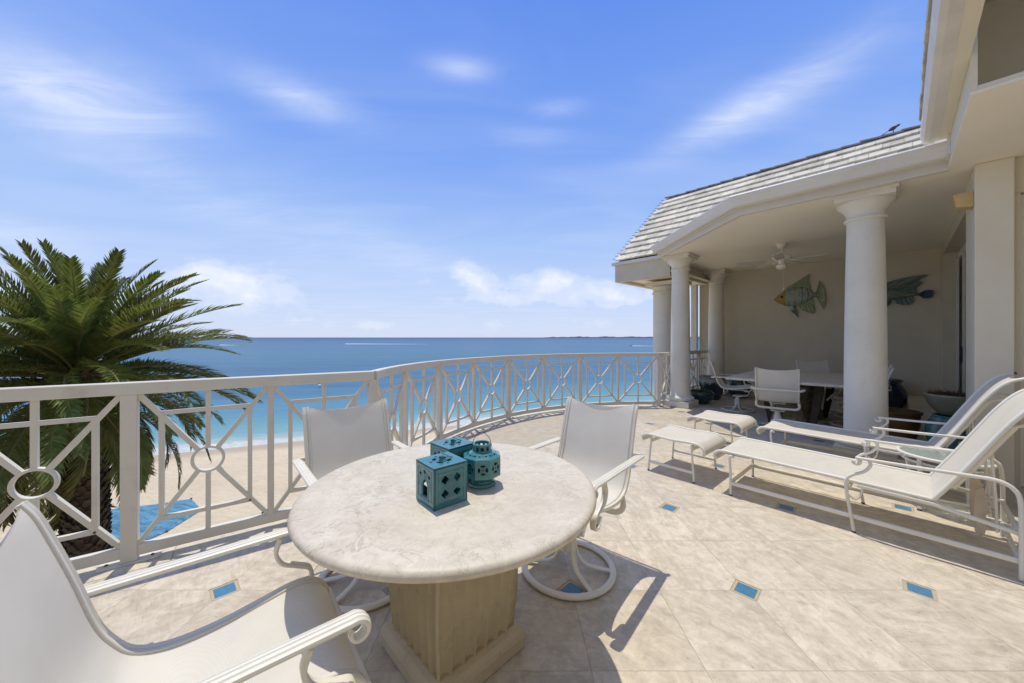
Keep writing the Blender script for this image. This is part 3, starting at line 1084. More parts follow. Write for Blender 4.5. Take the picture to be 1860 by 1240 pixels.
for (dist, P, pieces, whole, dirn) in tiles:
    # what the camera can see of the floor
    vis = P.y > .25 and abs(P.x) / max(.01, P.y) < 1.75
    if vis and cntt < 288:
        cntt += 1
        key = (dirn.x > 0, dirn.y > 0) if whole else None
        if whole and key in tmesh:
            o = bpy.data.objects.new('floor_tile', tmesh[key]); COL.objects.link(o); o.parent = terr
            o.location = (P.x, P.y, 0)
        else:
            m_ = MB()
            for pc in pieces: m_.prism([(q[0] - P.x, q[1] - P.y) for q in pc], -.021, 0)
            o = m_.build('floor_tile', M['floor'], terr, loc=(P.x, P.y, 0))
            if whole: tmesh[key] = o.data
        o.location.z = random.uniform(-.0003, .0003)
    else:
        for pc in pieces: rest.prism([tuple(q) for q in pc], -.021, 0)
rest.build('floor_tiling', M['floor'], terr, kind='stuff')
# blue glass inserts in tan borders
ins_m = None; brd_m = None
ci = 0
for i in range(-5, 12):
    for j in range(-2, 12):
        x = GX + 2 * TS * i; y = GY + 2 * TS * j
        P = Vector((x, y))
        if y < .5 or abs(x) / y > 1.7 or HN.dot(P) > 10.2 or HS.dot(P) > .5: continue
        t_ = terrace_clip([Vector((x - .08, y)), Vector((x, y - .08)), Vector((x + .08, y)), Vector((x, y + .08))], .13)
        if not t_ or area(t_[0]) < .0125: continue
        if ins_m is None:
            a = CL / math.sqrt(2) * 1.0; b = .088 / math.sqrt(2)
            m_ = MB(); vs = []
            q = .0835
            e = [(q, 0), (0, q), (-q, 0), (0, -q)]; f = [(.066, 0), (0, .066), (-.066, 0), (0, -.066)]
            vs = [(p[0], p[1], -.001) for p in e] + [(p[0], p[1], -.001) for p in f] + [(p[0], p[1], -.02) for p in e] + [(p[0], p[1], -.02) for p in f]
            fs = []
            for k in range(4):
                k2 = (k + 1) % 4
                fs += [(k, k2, 4 + k2, 4 + k), (8 + k, 8 + k2, k2, k), (4 + k, 4 + k2, 12 + k2, 12 + k)]
            m_.add(vs, fs)
            ob = m_.build('inlay_border', M['bronze'], terr); brd_m = ob
            m_ = MB(); m_.prism([(.064, 0), (0, .064), (-.064, 0), (0, -.064)], -.02, -.0015)
            oi = m_.build('glass_inlay', M['blue_glass'], terr); ins_m = oi
        else:
            ob = inst(brd_m, terr, name='inlay_border'); oi = inst(ins_m, terr, name='glass_inlay')
        ob.location = (x, y, 0); oi.location = (x, y, 0)
# coping stones along the railing
path = [RAIL_A - LD * d for d in (3.6, 3.0, 2.4, 1.8, 1.2, .6)]
for k in range(6):
    a = RAIL_A - LD * (.62 * k); b = RAIL_A - LD * (.62 * (k + 1))
    if k == 0: a = a - LD * .08
    m_ = MB(); m_.prism([tuple(a - LN * .165), tuple(a + LN * .127), tuple(b + LN * .127 + LD * .004), tuple(b - LN * .165 + LD * .004)], -.021, .0015)
    m_.build('coping_stone', M['coping'], terr, bevel=.002)
nk = 13
for k in range(nk):
    t0, t1 = k / nk + .0006, (k + 1) / nk - .0006
    if k == 0: t0 += .012
    pts = [tuple(arc(t0 + (t1 - t0) * q / 4, .165)) for q in range(5)] + [tuple(arc(t1 - (t1 - t0) * q / 4, -.127)) for q in range(5)]
    m_ = MB(); m_.prism(pts, -.021, .0015)
    m_.build('coping_stone', M['coping'], terr, bevel=.002)
for k in range(5):
    n0 = nI + .04 + k * .6
    m_ = MB(); hbox(m_, n0, n0 + .596, sI - .165, sI + .127, -.021, .0015)
    m_.build('coping_stone', M['coping'], terr, bevel=.002)
# corner fill at the joint
m_ = MB(); c0 = RAIL_A - LD * .084
m_.prism([tuple(c0 - LN * .165), tuple(c0 + LN * .127), tuple(RAIL_A + Vector((.127, -.085))), tuple(arc(.0115, -.127)), tuple(arc(.0115, .165)), tuple(RAIL_A - LN * .17)], -.021, .001)
m_.build('coping_stone', M['coping'], terr)


# ------------------------------------------------------------------ railing
def rail_h(P):
    """top of the rail above the floor: the floor falls a little towards the near left"""
    t = min(1, max(0, (P.y - 2.0) / 3.5))
    return 1.112 - .024 * t


railing = thing('terrace_railing', 'white painted metal railing with ring and diagonal panels along the terrace edge', 'railing', (PA_.x, PA_.y, 0))
RO = Vector((PA_.x, PA_.y, 0))


def V3(p, z): return Vector((p[0], p[1], z)) - RO


def post(P, d, w=.07, big=True):
    h = rail_h(P)
    ang = math.atan2(d.y, d.x)
    M4 = Matrix.Translation(V3(P, 0)) @ Matrix.Rotation(ang, 4, 'Z')
    mb = MB()
    if big:
        mb.box((0, 0, (h - .075) / 2 + .006), (w, .06, h - .075 - .012), M4)
        o = mb.build('post', M['rail'], railing, bevel=.004)
        mb = MB()
        mb.prism([(-.14, -.032), (-.125, -.045), (.125, -.045), (.14, -.032), (.14, .032), (.125, .045), (-.125, .045), (-.14, .032)], .002, .012, M4)
        mb.build('base_plate', M['rail'], o, bevel=.002)
        for sx in (-.1, .1):
            mb = MB(); mb.lathe([(.009, .012), (.009, .018), (.005, .020), (.001, .021)], 6, mtx=M4 @ Matrix.Translation((sx, 0, 0)))
            mb.build('bolt', M['screw'], o)
    else:
        mb.box((0, 0, (.10 + h - .075) / 2), (.04, .045, h - .075 - .10), M4)
        mb.build('mullion', M['rail'], railing, bevel=.003)


def panel(P, Q, wp, wq):
    """infill between two uprights, wp / wq their half widths"""
    d = (Q - P).normalized()
    P2 = P + d * wp; Q2 = Q - d * wq
    C_ = (P2 + Q2) / 2; hw = (Q2 - P2).length / 2
    h = (rail_h(P) + rail_h(Q)) / 2 - .075
    z0 = .1025
    zc = (h + z0) / 2; hz = (h - z0) / 2
    ang = math.atan2(d.y, d.x)
    M4 = Matrix.Translation(V3(C_, 0)) @ Matrix.Rotation(ang, 4, 'Z')
    kx, kz = hw * .69, hz * .72
    rr = .082
    sd = (0, 1, 0)
    b = .026; dp = .03
    mb = MB()
    for s in (-1, 1):
        mb.sweep([(s * kx, 0, zc - kz), (s * kx, 0, zc + kz)], rect(dp, b), side=sd, mtx=M4)
        mb.sweep([(-kx, 0, zc + s * kz), (kx, 0, zc + s * kz)], rect(dp * .9, b * .98), side=sd, mtx=M4)
        mb.sweep([(0, 0, zc + s * rr), (0, 0, zc + s * (hz + .01))], rect(dp * .94, b), side=sd, mtx=M4)
    o = mb.build('infill_panel', M['rail'], railing)
    for sx in (-1, 1):
        for sz in (-1, 1):
            e = Vector((sx * (hw + .008), 0, zc + sz * (hz + .005)))
            cdir = Vector((sx * hw, 0, sz * hz)).normalized()
            st = Vector((0, 0, zc)) + cdir * (rr - .004)
            mb = MB(); mb.sweep([st, e], rect(dp * 1.06, b * 1.05), side=sd, mtx=M4)
            mb.build('diagonal_bar', M['rail'], o)
    mb = MB()
    mb.sweep([(rr * math.cos(a * math.pi / 16), 0, zc + rr * math.sin(a * math.pi / 16)) for a in range(32)], rect(dp * 1.12, .016, .003), side=sd, closed=True, mtx=M4)
    mb.build('ring', M['rail'], o, smooth=40)
    for (x, z) in ((kx, zc - kz), (hw - .03, z0 + .02)):
        mb = MB(); mb.lathe([(.007, 0), (.007, .004), (.001, .005)], 6, mtx=M4 @ Matrix.Translation((x, -.017, z)) @ Matrix.Rotation(R(90), 4, 'X'))
        mb.build('screw', M['screw'], o)


ups = []           # (point, direction, big)
lp = .745
LPTS = [RAIL_A - LD * (.72 * k) for k in range(0, 6)]
# keep the post next to the palm where it stands
for k, P in enumerate(LPTS):
    post(P, LD, .075, k % 2 == 0)
for k in range(5):
    panel(LPTS[k + 1], LPTS[k], .04 if (k + 1) % 2 == 0 else .02, .04 if k % 2 == 0 else .02)
APTS = [arc(k / 8) for k in range(9)]
for k in range(1, 9):
    d = (arc(k / 8 + .01) - arc(k / 8 - .01)).normalized()
    post(APTS[k], d, .07, k % 2 == 0)
for k in range(8):
    panel(APTS[k], APTS[k + 1], .036 if k % 2 == 0 else .02, .036 if (k + 1) % 2 == 0 else .02)
RP = [Vector(ns2(nI + q, sI)) for q in (0, .72, 1.44, 2.16, 2.88)]
for k in range(1, 5): post(RP[k], HN, .07, k % 2 == 0)
for k in range(4): panel(RP[k], RP[k + 1], .036 if k % 2 == 0 else .02, .036 if (k + 1) % 2 == 0 else .02)
# rails
lpath = [RAIL_A - LD * d for d in (4.2, 3.0, 2.0, 1.0, 0.0)]
apath = [arc(k / 40) for k in range(41)]
rpath = [RP[0], RP[4]]
for pts in (lpath, apath, rpath):
    full = list(pts)
    mb = MB(); mb.sweep([V3(p, rail_h(p) - .0375) for p in full], rect(.066, .075, .005))
    mb.build('top_rail', M['rail'], railing, smooth=35)
    mb = MB(); mb.sweep([V3(p, .070) for p in full], rect(.045, .065, .004))
    mb.build('bottom_rail', M['rail'], railing, smooth=35)

# ------------------------------------------------------------------ house: porch, walls, roofs
CEIL = 3.05
C2n = 7.25
s_C2 = -3.33


def column(n, s, r=.185, top=CEIL, label='', z0=0.0, plinth=True):
    P = ns(n, s)
    t = thing('column', label, 'column', (P.x, P.y, z0), HROT, 'porch columns')
    H = top - z0
    if plinth:
        mb = MB(); mb.box((0, 0, .06), (.52, .52, .118)); mb.build('plinth', M['column'], t, bevel=.006)
        mb = MB(); mb.lathe([(.24, .12), (.255, .135), (.262, .165), (.25, .195), (.215, .215), (.205, .225), (.20, .26), (r + .006, .28)], 40)
        mb.build('base_moulding', M['column'], t, smooth=50)
    zs = .26 if plinth else 0
    prof = []
    for k in range(14):
        u = k / 13
        prof.append((r + .004 - .028 * u ** 1.8, zs + (H - .30 - zs) * u))
    mb = MB(); mb.lathe(prof, 40); mb.build('shaft', M['column'], t, smooth=50)
    rt = r - .024
    mb = MB()
    mb.lathe([(rt, H - .31), (rt + .022, H - .30), (rt + .026, H - .285), (rt + .012, H - .272), (rt + .006, H - .26), (rt + .01, H - .21), (rt + .05, H - .15), (rt + .085, H - .12), (rt + .09, H - .095), (rt + .07, H - .093)], 40)
    c = mb.build('capital', M['column'], t, smooth=50)
    mb = MB(); mb.box((0, 0, H - .068), (.50, .50, .05)); mb.box((0, 0, H - .024), (.55, .55, .04))
    mb.build('abacus', M['column'], c, bevel=.005)
    return t


column(5.90, -.255, label='nearest thick white round column in front of the loungers')
column(7.53, -3.03, label='white round column at the bend of the railing beside the low dark bowl')
column(9.90, -3.10, label='rearmost white round column standing close to the back wall')
# neighbouring taller column outside the railing
P = ns(8.72, -3.9)
t = thing('column', 'stout white column with ringed neck standing outside the railing under the eave', 'column', (P.x, P.y, SAND), HROT, 'porch columns')
mb = MB(); mb.lathe([(.27, 0), (.262, 5), (.25, 2.44 - SAND)], 40); mb.build('shaft', M['column'], t, smooth=50)
b_ = 2.44 - SAND
mb = MB(); mb.lathe([(.25, b_), (.275, b_ + .01), (.28, b_ + .03), (.262, b_ + .045), (.25, b_ + .06), (.25, b_ + .11), (.27, b_ + .12), (.285, b_ + .145), (.285, b_ + .17), (.26, b_ + .18), (.26, b_ + .20)], 40)
mb.build('ringed_neck', M['column'], t, smooth=50)

house = thing('beach_house', 'cream rendered house with covered porch, shingled roofs and white gutters on the right', 'house', tuple(ns(7.8, .55)))
HO = ns(7.8, .55)


def hb(name, mat, *args, parent=None, bevel=0, kind=None):
    mb = MB()
    for a in args: hbox(mb, *a)
    o = mb.build(name, mat, parent or house, bevel=bevel, kind=kind)
    if parent is None or parent is house: o.location = -HO
    return o


def hp(name, mat, mb, parent=None, **kw):
    o = mb.build(name, mat, parent or house, **kw)
    if parent is None or parent is house: o.location = -HO
    return o


# ceiling of the porch (octagonal front)
R_ = (5.50, .335); C1 = (5.56, -1.463); C2 = (C2n, s_C2)
mb = MB()
mb.prism([ns2(5.56, 1.2), ns2(*C1), ns2(*C2), ns2(10.45, s_C2), ns2(10.45, 1.2)], CEIL, CEIL + .12)
hp('porch_ceiling', M['ceiling'], mb)
# back wall
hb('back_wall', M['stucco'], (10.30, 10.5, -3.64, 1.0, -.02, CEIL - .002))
# right wall: lintel over the door opening, jamb at the far end, pillar at the near end
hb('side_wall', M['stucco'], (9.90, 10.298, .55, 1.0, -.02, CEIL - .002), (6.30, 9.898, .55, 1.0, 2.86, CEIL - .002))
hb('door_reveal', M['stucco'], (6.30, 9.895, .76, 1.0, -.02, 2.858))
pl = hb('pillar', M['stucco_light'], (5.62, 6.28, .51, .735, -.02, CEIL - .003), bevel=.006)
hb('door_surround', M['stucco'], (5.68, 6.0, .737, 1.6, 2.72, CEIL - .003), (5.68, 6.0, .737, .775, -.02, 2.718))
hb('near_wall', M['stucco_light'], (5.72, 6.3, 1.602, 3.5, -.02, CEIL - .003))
# the same house carries on round the back of the terrace behind the camera; unseen, added to bounce warm light and block blue sky
def back_wall(name, a, b, th=.25, z1=6.2, opens=()):
    a = Vector(a); b = Vector(b); d = (b - a).normalized(); L = (b - a).length; nrm = Vector((-d.y, d.x))
    mb = MB(); x = 0.0
    for (o0, o1, oz) in list(opens) + [(L, L, 0)]:
        mb.prism([tuple(a + d * x), tuple(a + d * o0), tuple(a + d * o0 + nrm * th), tuple(a + d * x + nrm * th)], -.02, z1)
        if oz: mb.prism([tuple(a + d * o0), tuple(a + d * o1), tuple(a + d * o1 + nrm * th), tuple(a + d * o0 + nrm * th)], oz, z1)
        x = o1
    hp(name, M['stucco_light'], mb)
    for (o0, o1, oz) in opens:
        mb = MB(); mb.prism([tuple(a + d * o0 + nrm * .14), tuple(a + d * o1 + nrm * .14), tuple(a + d * o1 + nrm * .15), tuple(a + d * o0 + nrm * .15)], .0, oz)
        hp('terrace_door_glass', M['door_glass'], mb)
        mb = MB()
        for q in (o0 + .04, (o0 + o1) / 2, o1 - .04):
            mb.prism([tuple(a + d * (q - .04) + nrm * .10), tuple(a + d * (q + .04) + nrm * .10), tuple(a + d * (q + .04) + nrm * .139), tuple(a + d * (q - .04) + nrm * .139)], .0, oz)
        hp('terrace_door_frame', M['white'], mb)


back_wall('unseen_back_wall', (3.6, -2.3), (-6.0, -2.3), opens=((2.6, 4.6, 2.5), (6.6, 7.8, 2.3)))
back_wall('unseen_right_wall', ns2(6.3, 3.0), (3.62, -2.3), opens=((2.0, 4.0, 2.5),))
# sliding doors
door = hb('sliding_door', M['white'], (6.32, 9.88, .72, .755, .0, .08), (6.32, 9.88, .72, .755, 2.74, 2.85), (9.80, 9.88, .722, .757, .08, 2.74), (8.60, 8.68, .722, .757, .08, 2.74), (7.4, 7.48, .722, .757, .08, 2.74))
hb('door_frame', M['white'], (8.9, 8.98, .695, .718, .1, 2.72), (9.72, 9.795, .695, .718, .1, 2.72))
hb('door_glass', M['door_glass'], (6.33, 9.79, .735, .745, .08, 2.74))
hb('door_handle', M['dark'], (8.93, 8.96, .67, .694, 1.0, 1.25))
hb('near_door_glass', M['door_glass'], (5.80, 5.82, .777, 1.60, .0, 2.718))
hb('near_door_frame', M['white'], (5.76, 5.84, .777, .83, .0, 2.716))
hb('door_step', M['stucco_light'], (8.3, 10.28, .13, .548, 0.002, .29), bevel=.01)
# soffit in front of the pillar and block above it
hb('walkway_soffit', M['ceiling'], (3.99, 5.558, .344, 4.0, CEIL, CEIL + .02), (5.559, 6.2, 1.201, 4.0, CEIL, CEIL + .02))
hb('upper_wall', M['stucco'], (5.7, 7.5, .375, 4.0, CEIL + .021, 4.6), (4.03, 7.5, .375, 4.0, 4.601, 4.8), (4.03, 5.699, 3.8, 4.0, CEIL + .021, 4.6))
hb('upper_wall_trim', M['stucco_light'], (3.99, 4.029, .344, .3745, CEIL + .021, 4.8), (4.03, 7.5, .344, .374, CEIL + .021, 4.8), (3.99, 4.029, .375, 4.0, CEIL + .021, CEIL + .05))
# eave above on the near side: soffit, frieze, gutter, shingles running overhead
hb('near_eave_soffit', M['stucco_light'], (1.2, 5.45, .235, .343, 3.312, 3.34))


def sweepns(name, mat, pts, prof, parent=None, label=None):
    mb = MB(); mb.sweep([ns(*p) for p in pts], prof, side=None)
    return hp(name, mat, mb, parent)


def mitre_path(mb, pts, prof):
    """profile (out, up) along a horizontal polyline with mitred corners; out = left of travel"""
    P = [Vector(p) for p in pts]
    vs = []; k = len(prof)
    for i, p in enumerate(P):
        d0 = (P[i] - P[i - 1]).normalized() if i else (P[1] - P[0]).normalized()
        d1 = (P[i + 1] - P[i]).normalized() if i < len(P) - 1 else d0
        n0 = Vector((-d0.y, d0.x, 0)); n1 = Vector((-d1.y, d1.x, 0))
        m = (n0 + n1).normalized(); m = m / max(.3, m.dot(n0))
        for (a, b) in prof: vs.append(p + m * a + Vector((0, 0, b)))
    fs = []
    for i in range(len(P) - 1):
        for a in range(k):
            b = (a + 1) % k
            fs.append((i * k + a, i * k + b, (i + 1) * k + b, (i + 1) * k + a))
    fs.append(list(range(k))); fs.append([(len(P) - 1) * k + a for a in range(k)][::-1])
    mb.add(vs, fs)
    return mb


# travelling from right end to the left: outwards (towards camera side) is on the left
eave_pts = [ns(5.56, .345, 0), ns(C1[0], C1[1], 0), ns(C2[0], C2[1], 0), ns(7.95, s_C2, 0)]
GUT = [(.005, 3.155), (.06, 3.125), (.095, 3.135), (.105, 3.165), (.118, 3.20), (.14, 3.225), (.145, 3.262), (.135, 3.272), (.125, 3.262), (.12, 3.24), (.02, 3.215), (.005, 3.27)]
sgn = 1
_t = MB(); mitre_path(_t, eave_pts, [(-.12, 3.02), (.02, 3.02), (.02, 3.03), (.035, 3.05), (.035, 3.13), (.05, 3.15), (.05, 3.27), (-.12, 3.27)])
test = sum(v.x for v in _t.v) / len(_t.v)
_o = (eave_pts[1] - eave_pts[0]).normalized(); left = Vector((-_o.y, _o.x, 0))
if left.dot(Vector((HN.x, HN.y, 0))) > 0: eave_pts = eave_pts[::-1]
mb = MB(); mitre_path(mb, eave_pts, [(-.05, 3.035), (.005, 3.035), (.012, 3.045), (.012, 3.13), (.03, 3.14), (.03, 3.16), (-.05, 3.16)])
hp('porch_frieze', M['trim'], mb)
mb = MB(); mitre_path(mb, eave_pts, [(a + .025, b) for a, b in GUT])
gut = hp('gutter', M['gutter'], mb)
mb = MB(); mb.prism([ns2(5.56, 1.1), ns2(*C1), ns2(*C2), ns2(8.2, s_C2), ns2(8.2, 1.1)], 3.171, 3.25)
hp('porch_roof_deck', M['trim'], mb)
# flashing where the gutter dies into the wall
mb = MB(); hbox(mb, 5.33, 5.52, .325, .343, 3.12, 3.36); hp('flashing', M['gutter'], mb)
# near eave gutter (runs overhead along n)
mb = MB(); mitre_path(mb, [ns(1.2, .255, 0), ns(5.45, .275, 0)], [(-.001, 3.31), (.06, 3.30), (.095, 3.31), (.115, 3.36), (.12, 3.41), (.11, 3.415), (.10, 3.38), (-.001, 3.41)])
hp('near_gutter', M['gutter'], mb)
hb('near_roof_deck', M['dark'], (1.2, 5.45, .19, .343, 3.417, 3.447))
mb = MB(); w = .262; mb.box((0, 0, 0), (.16, w - .006, .022))
sh = None
for k in range(15):
    for rrow in range(2):
        n0 = 1.35 + k * w + rrow * .12
        s0 = .195 + n0 * .004 + rrow * .04
        P = ns(n0, s0, 3.462 + rrow * .035 + random.uniform(-.004, .004))
        if sh is None:
            sh = mb.build('shingle', M['shingle'], house); o = sh
        else:
            o = inst(sh, house, name='shingle')
        o.location = P - HO + Vector((random.uniform(-.006, .006), 0, 0)); o.rotation_euler = (R(random.uniform(-2, 2)), R(-12), HROT)

# rear wing: fascia box, soffit and steep shingled slope
hb('wing_fascia', M['stucco'], (7.80, 7.93, -4.70, -3.36, 2.73, 3.19), (7.93, 10.4, -4.70, -4.57, 2.73, 3.19))
hb('wing_soffit', M['ceiling'], (7.931, 10.4, -4.569, -3.20, 2.79, 2.82))
hb('wing_side', M['stucco'], (7.80, 10.3, -3.335, -3.30, 2.73, 3.04))
hb('wing_beam', M['stucco_light'], (8.42, 9.02, -4.25, -3.36, 2.645, 2.729))
hb('wing_gutter', M['gutter'], (7.74, 7.799, -4.76, -3.36, 3.13, 3.20), (7.80, 10.4, -4.76, -4.701, 3.13, 3.20))
# downpipe and bracket between the rear columns
mb = MB(); hbox(mb, 10.14, 10.26, -3.80, -3.66, -1, 3.02)
hp('downpipe', M['gutter'], mb)
mb = MB()
hbox(mb, 10.13, 10.27, -3.81, -3.65, 1.3, 1.35)
hp('pipe_bracket', M['gutter'], mb)

# slope: plane from (n 7.8, h 3.22) rising 45 degrees to n 9.66
NR, N0 = 11, 7.78
roofm = MB()
topn, toph = 9.66, 5.10
vs = [ns(7.82, -4.66, 3.18), ns(7.82, .9, 3.18), ns(topn, .9, toph - .05), ns(topn, -4.20, toph - .05), ns(11.5, -4.66, 3.18), ns(11.5, .9, 3.18)]
roofm.add(vs, [(0, 1, 2, 3), (0, 3, 4), (4, 3, 2, 5), (1, 5, 2), (0, 4, 5, 1)])
deck = hp('roof', M['shingle_dark'], roofm)
sl = math.hypot(topn - 7.8, toph - 3.22); pitch = math.atan2(toph - 3.22, topn - 7.8)
exp_ = sl / NR
SW = .268
tm = MB(); tm.box((0, 0, 0), (SW - .004, exp_ + .05, .036))
tile0 = None
nt = 0
restm = MB()
for r in range(NR):
    u = (r + .5) / NR
    s_left = -4.68 + .42 * (r / NR) + (.0 if r % 2 else .0)
    s = s_left - (SW * .5 if r % 2 else 0) * 0
    first = True
    k = 0
    while s < .75:
        wd = SW
        half = bool(r % 2 and k == 0)
        c = s + (SW / 4 if half else SW / 2)
        nn = 7.79 + (topn - 7.8) * u; hh = 3.23 + (toph - 3.22) * u + .022
        P = ns(nn, c, hh)
        if tile0 is None:
            tile0 = tm.build('shingle', M['shingle'], deck); o = tile0
        else: o = inst(tile0, deck, name='shingle')
        o.location = P + Vector((0, 0, random.uniform(-.003, .003)))
        o.rotation_euler = Matrix.Rotation(HROT, 4, 'Z').to_3x3().to_4x4().to_euler()
        M3 = Matrix.Rotation(HROT, 4, 'Z') @ Matrix.Rotation(pitch - R(8.5), 4, 'X') @ Matrix.Rotation(R(random.uniform(-.6, .6)), 4, 'Z')
        o.rotation_euler = M3.to_euler()
        o.scale = (.5, 1, 1) if half else (1, 1, 1)
        s += SW / 2 if half else SW; k += 1; nt += 1
        if nt > 290: break
print('roof shingles', nt)
rc = None
for k in range(19):
    mb = MB()
    if rc is None:
        mb.box((0, 0, 0), (.30, .16, .03)); rc = mb.build('ridge_shingle', M['shingle_dark'], deck); o = rc
    else: o = inst(rc, deck, name='ridge_shingle')
    o.location = ns(topn + .0, -4.12 + k * .27, toph + .055 + random.uniform(-.006, .008))
    o.rotation_euler = (Matrix.Rotation(HROT, 4, 'Z') @ Matrix.Rotation(R(14), 4, 'X') @ Matrix.Rotation(R(random.uniform(2, 5)), 4, 'Y')).to_euler()
# copper tags sticking out along the hip
mb = MB()
for r in range(NR * 2):
    u = (r + .3) / (NR * 2)
    P = ns(7.79 + (topn - 7.8) * u, -4.69 + .43 * u, 3.25 + (toph - 3.22) * u + .02)
    Q = P + ns(-.01, -.09, 0) + Vector((0, 0, .015))
    mb.tube([P, Q], .006, 5)
o = mb.build('hip_spikes', M['screw'], deck, kind='stuff')

# bird on the ridge
bp_ = ns(topn, -.05, toph + .07)
t = thing('bird', 'small dark long-tailed bird perched on the ridge of the shingled roof', 'bird', tuple(bp_), R(-35))
mb = MB()
mb.lathe([(.002, -.12), (.03, -.09), (.055, -.03), (.055, .02), (.035, .07), (.028, .09), (.034, .115), (.028, .14), (.006, .16), (.002, .19)], 10, mtx=Matrix.Translation((0, 0, .13)) @ Matrix.Rotation(R(62), 4, 'Y'))
mb.sweep([(-.08, 0, .09), (-.2, 0, .02), (-.30, 0, -.03)], rect(.04, .012), side=(0, 1, 0), sc=[.6, 1, .8])
for s in (-.015, .015): mb.tube([(0, s, .09), (.01, s, 0)], .005, 4)
mb.build('body', M['bird'], t, smooth=60)
t.scale = (.62, .62, .62)

# wall light on the pillar
P = ns(5.74, .51, 2.66)
t = thing('wall_light', 'amber box shaped wall light high on the side of the pillar', 'wall light', tuple(P), HROT)
mb = MB(); mb.add([(-.001, -.07, 0), (-.001, .07, 0), (-.001, .07, .15), (-.001, -.07, .15), (-.11, -.05, .02), (-.11, .05, .02), (-.13, .07, .15), (-.13, -.07, .15)],
                  [(0, 1, 2, 3), (4, 7, 6, 5), (0, 4, 5, 1), (3, 2, 6, 7), (0, 3, 7, 4), (1, 5, 6, 2)])
mb.build('shade', M['lamp'], t, bevel=.004)
mb = MB(); mb.box((-.004, 0, .075), (.012, .11, .12)); mb.build('back_plate', M['trim'], t)


# ------------------------------------------------------------------ ceiling fan
def fan():
    P = ns(7.86, -1.40, CEIL)
    t = thing('ceiling_fan', 'white ceiling fan with pale blades and a pull chain under the porch ceiling', 'ceiling fan', tuple(P))
    mb = MB(); mb.lathe([(.001, -.002), (.085, -.002), (.085, -.02), (.05, -.075), (.014, -.09), (.014, -.17), (.03, -.19), (.075, -.20), (.135, -.215), (.15, -.25), (.135, -.285), (.07, -.30), (.05, -.31), (.055, -.36), (.085, -.385), (.085, -.42), (.05, -.45), (.001, -.455)], 28)
    mb.build('motor_housing', M['white'], t, smooth=40)
    for k in range(5):
        a = R(12 + 72 * k)
        Rm = Matrix.Rotation(a, 4, 'Z') @ Matrix.Translation((0, 0, -.31)) @ Matrix.Rotation(R(11), 4, 'X')
        mb = MB(); mb.sweep(catmull([(.10, 0, .03), (.16, .02, .0), (.24, .015, -.01)], 4), rect(.05, .008), mtx=Rm, side=(0, 1, 0))
        mb.sweep(catmull([(.10, 0, .03), (.16, -.02, .0), (.24, -.015, -.01)], 4), rect(.03, .008), mtx=Rm, side=(0, 1, 0))
        br = mb.build('blade_bracket', M['white'], t)
        mb = MB(); mb.prism([(.21, -.055), (.5, -.07), (.66, -.072), (.70, -.04), (.70, .04), (.66, .072), (.5, .07), (.21, .055)], .0, .008, Rm)
        mb.build('blade', M['fan_blade'], t, bevel=.002)
    mb = MB(); mb.tube([(.03, 0, -.45), (.03, 0, -.78)], .0022, 4); mb.lathe([(.002, -.83), (.009, -.82), (.009, -.79), (.002, -.78)], 8, c=(.03, 0, 0))
    mb.build('pull_chain', M['white'], t)


fan()


# ------------------------------------------------------------------ wall fish
def relief(mb, outline_top, outline_bot, depth, x0, x1, nx=26, ny=10, z=None, bands=None):
    """inflated body between two outlines f(x)"""
    vs = []; fs = []
    for i in range(nx + 1):
        u = x0 + (x1 - x0) * i / nx
        a, b = outline_bot(u), outline_top(u)
        for j in range(ny + 1):
            v = j / ny
            zz = a + (b - a) * v
            q = 1 - (2 * v - 1) ** 2
            e = min(1, max(0, (u - x0) / .05), 9)
            vs.append((u, -(depth * math.sqrt(max(0, q)) * depthf(u) + .004), zz))
    for i in range(nx):
        for j in range(ny):
            a = i * (ny + 1) + j
            fs.append((a, a + ny + 1, a + ny + 2, a + 1))
    mb.add(vs, fs)


def depthf(u): return max(.25, 1 - (u / .42) ** 2)


def interp(tab, u):
    for i in range(len(tab) - 1):
        if tab[i][0] <= u <= tab[i + 1][0]:
            f = (u - tab[i][0]) / (tab[i + 1][0] - tab[i][0])
            f = f * f * (3 - 2 * f)
            return tab[i][1] + (tab[i + 1][1] - tab[i][1]) * f
    return tab[0][1] if u < tab[0][0] else tab[-1][1]


def fin(pts_in, pts_out, thick=.006, nr=9, ridge=.014, y=-.03):
    """pleated fin between an inner edge and an outer edge"""
    mb = MB(); A = catmull([(p[0], y, p[1]) for p in pts_in], 6); B = catmull([(p[0], y - .01, p[1]) for p in pts_out], 6)

    def at(L, u):
        f = u * (len(L) - 1); i = min(len(L) - 2, int(f)); return L[i].lerp(L[i + 1], f - i)
    n = nr * 2
    vs = []; fs = []
    for i in range(n + 1):
        u = i / n
        for j in range(4):
            p = at(A, u).lerp(at(B, u), j / 3)
            vs.append(p + Vector((0, -(ridge if i % 2 else 0) - .0, 0)))
    for i in range(n):
        for j in range(3):
            a = i * 4 + j
            fs.append((a, a + 4, a + 5, a + 1))
    k = len(vs)
    vs += [v + Vector((0, thick, 0)) for v in vs]
    fs += [tuple(q + k for q in f)[::-1] for f in fs]
    mb.add(vs, fs)
    return mb


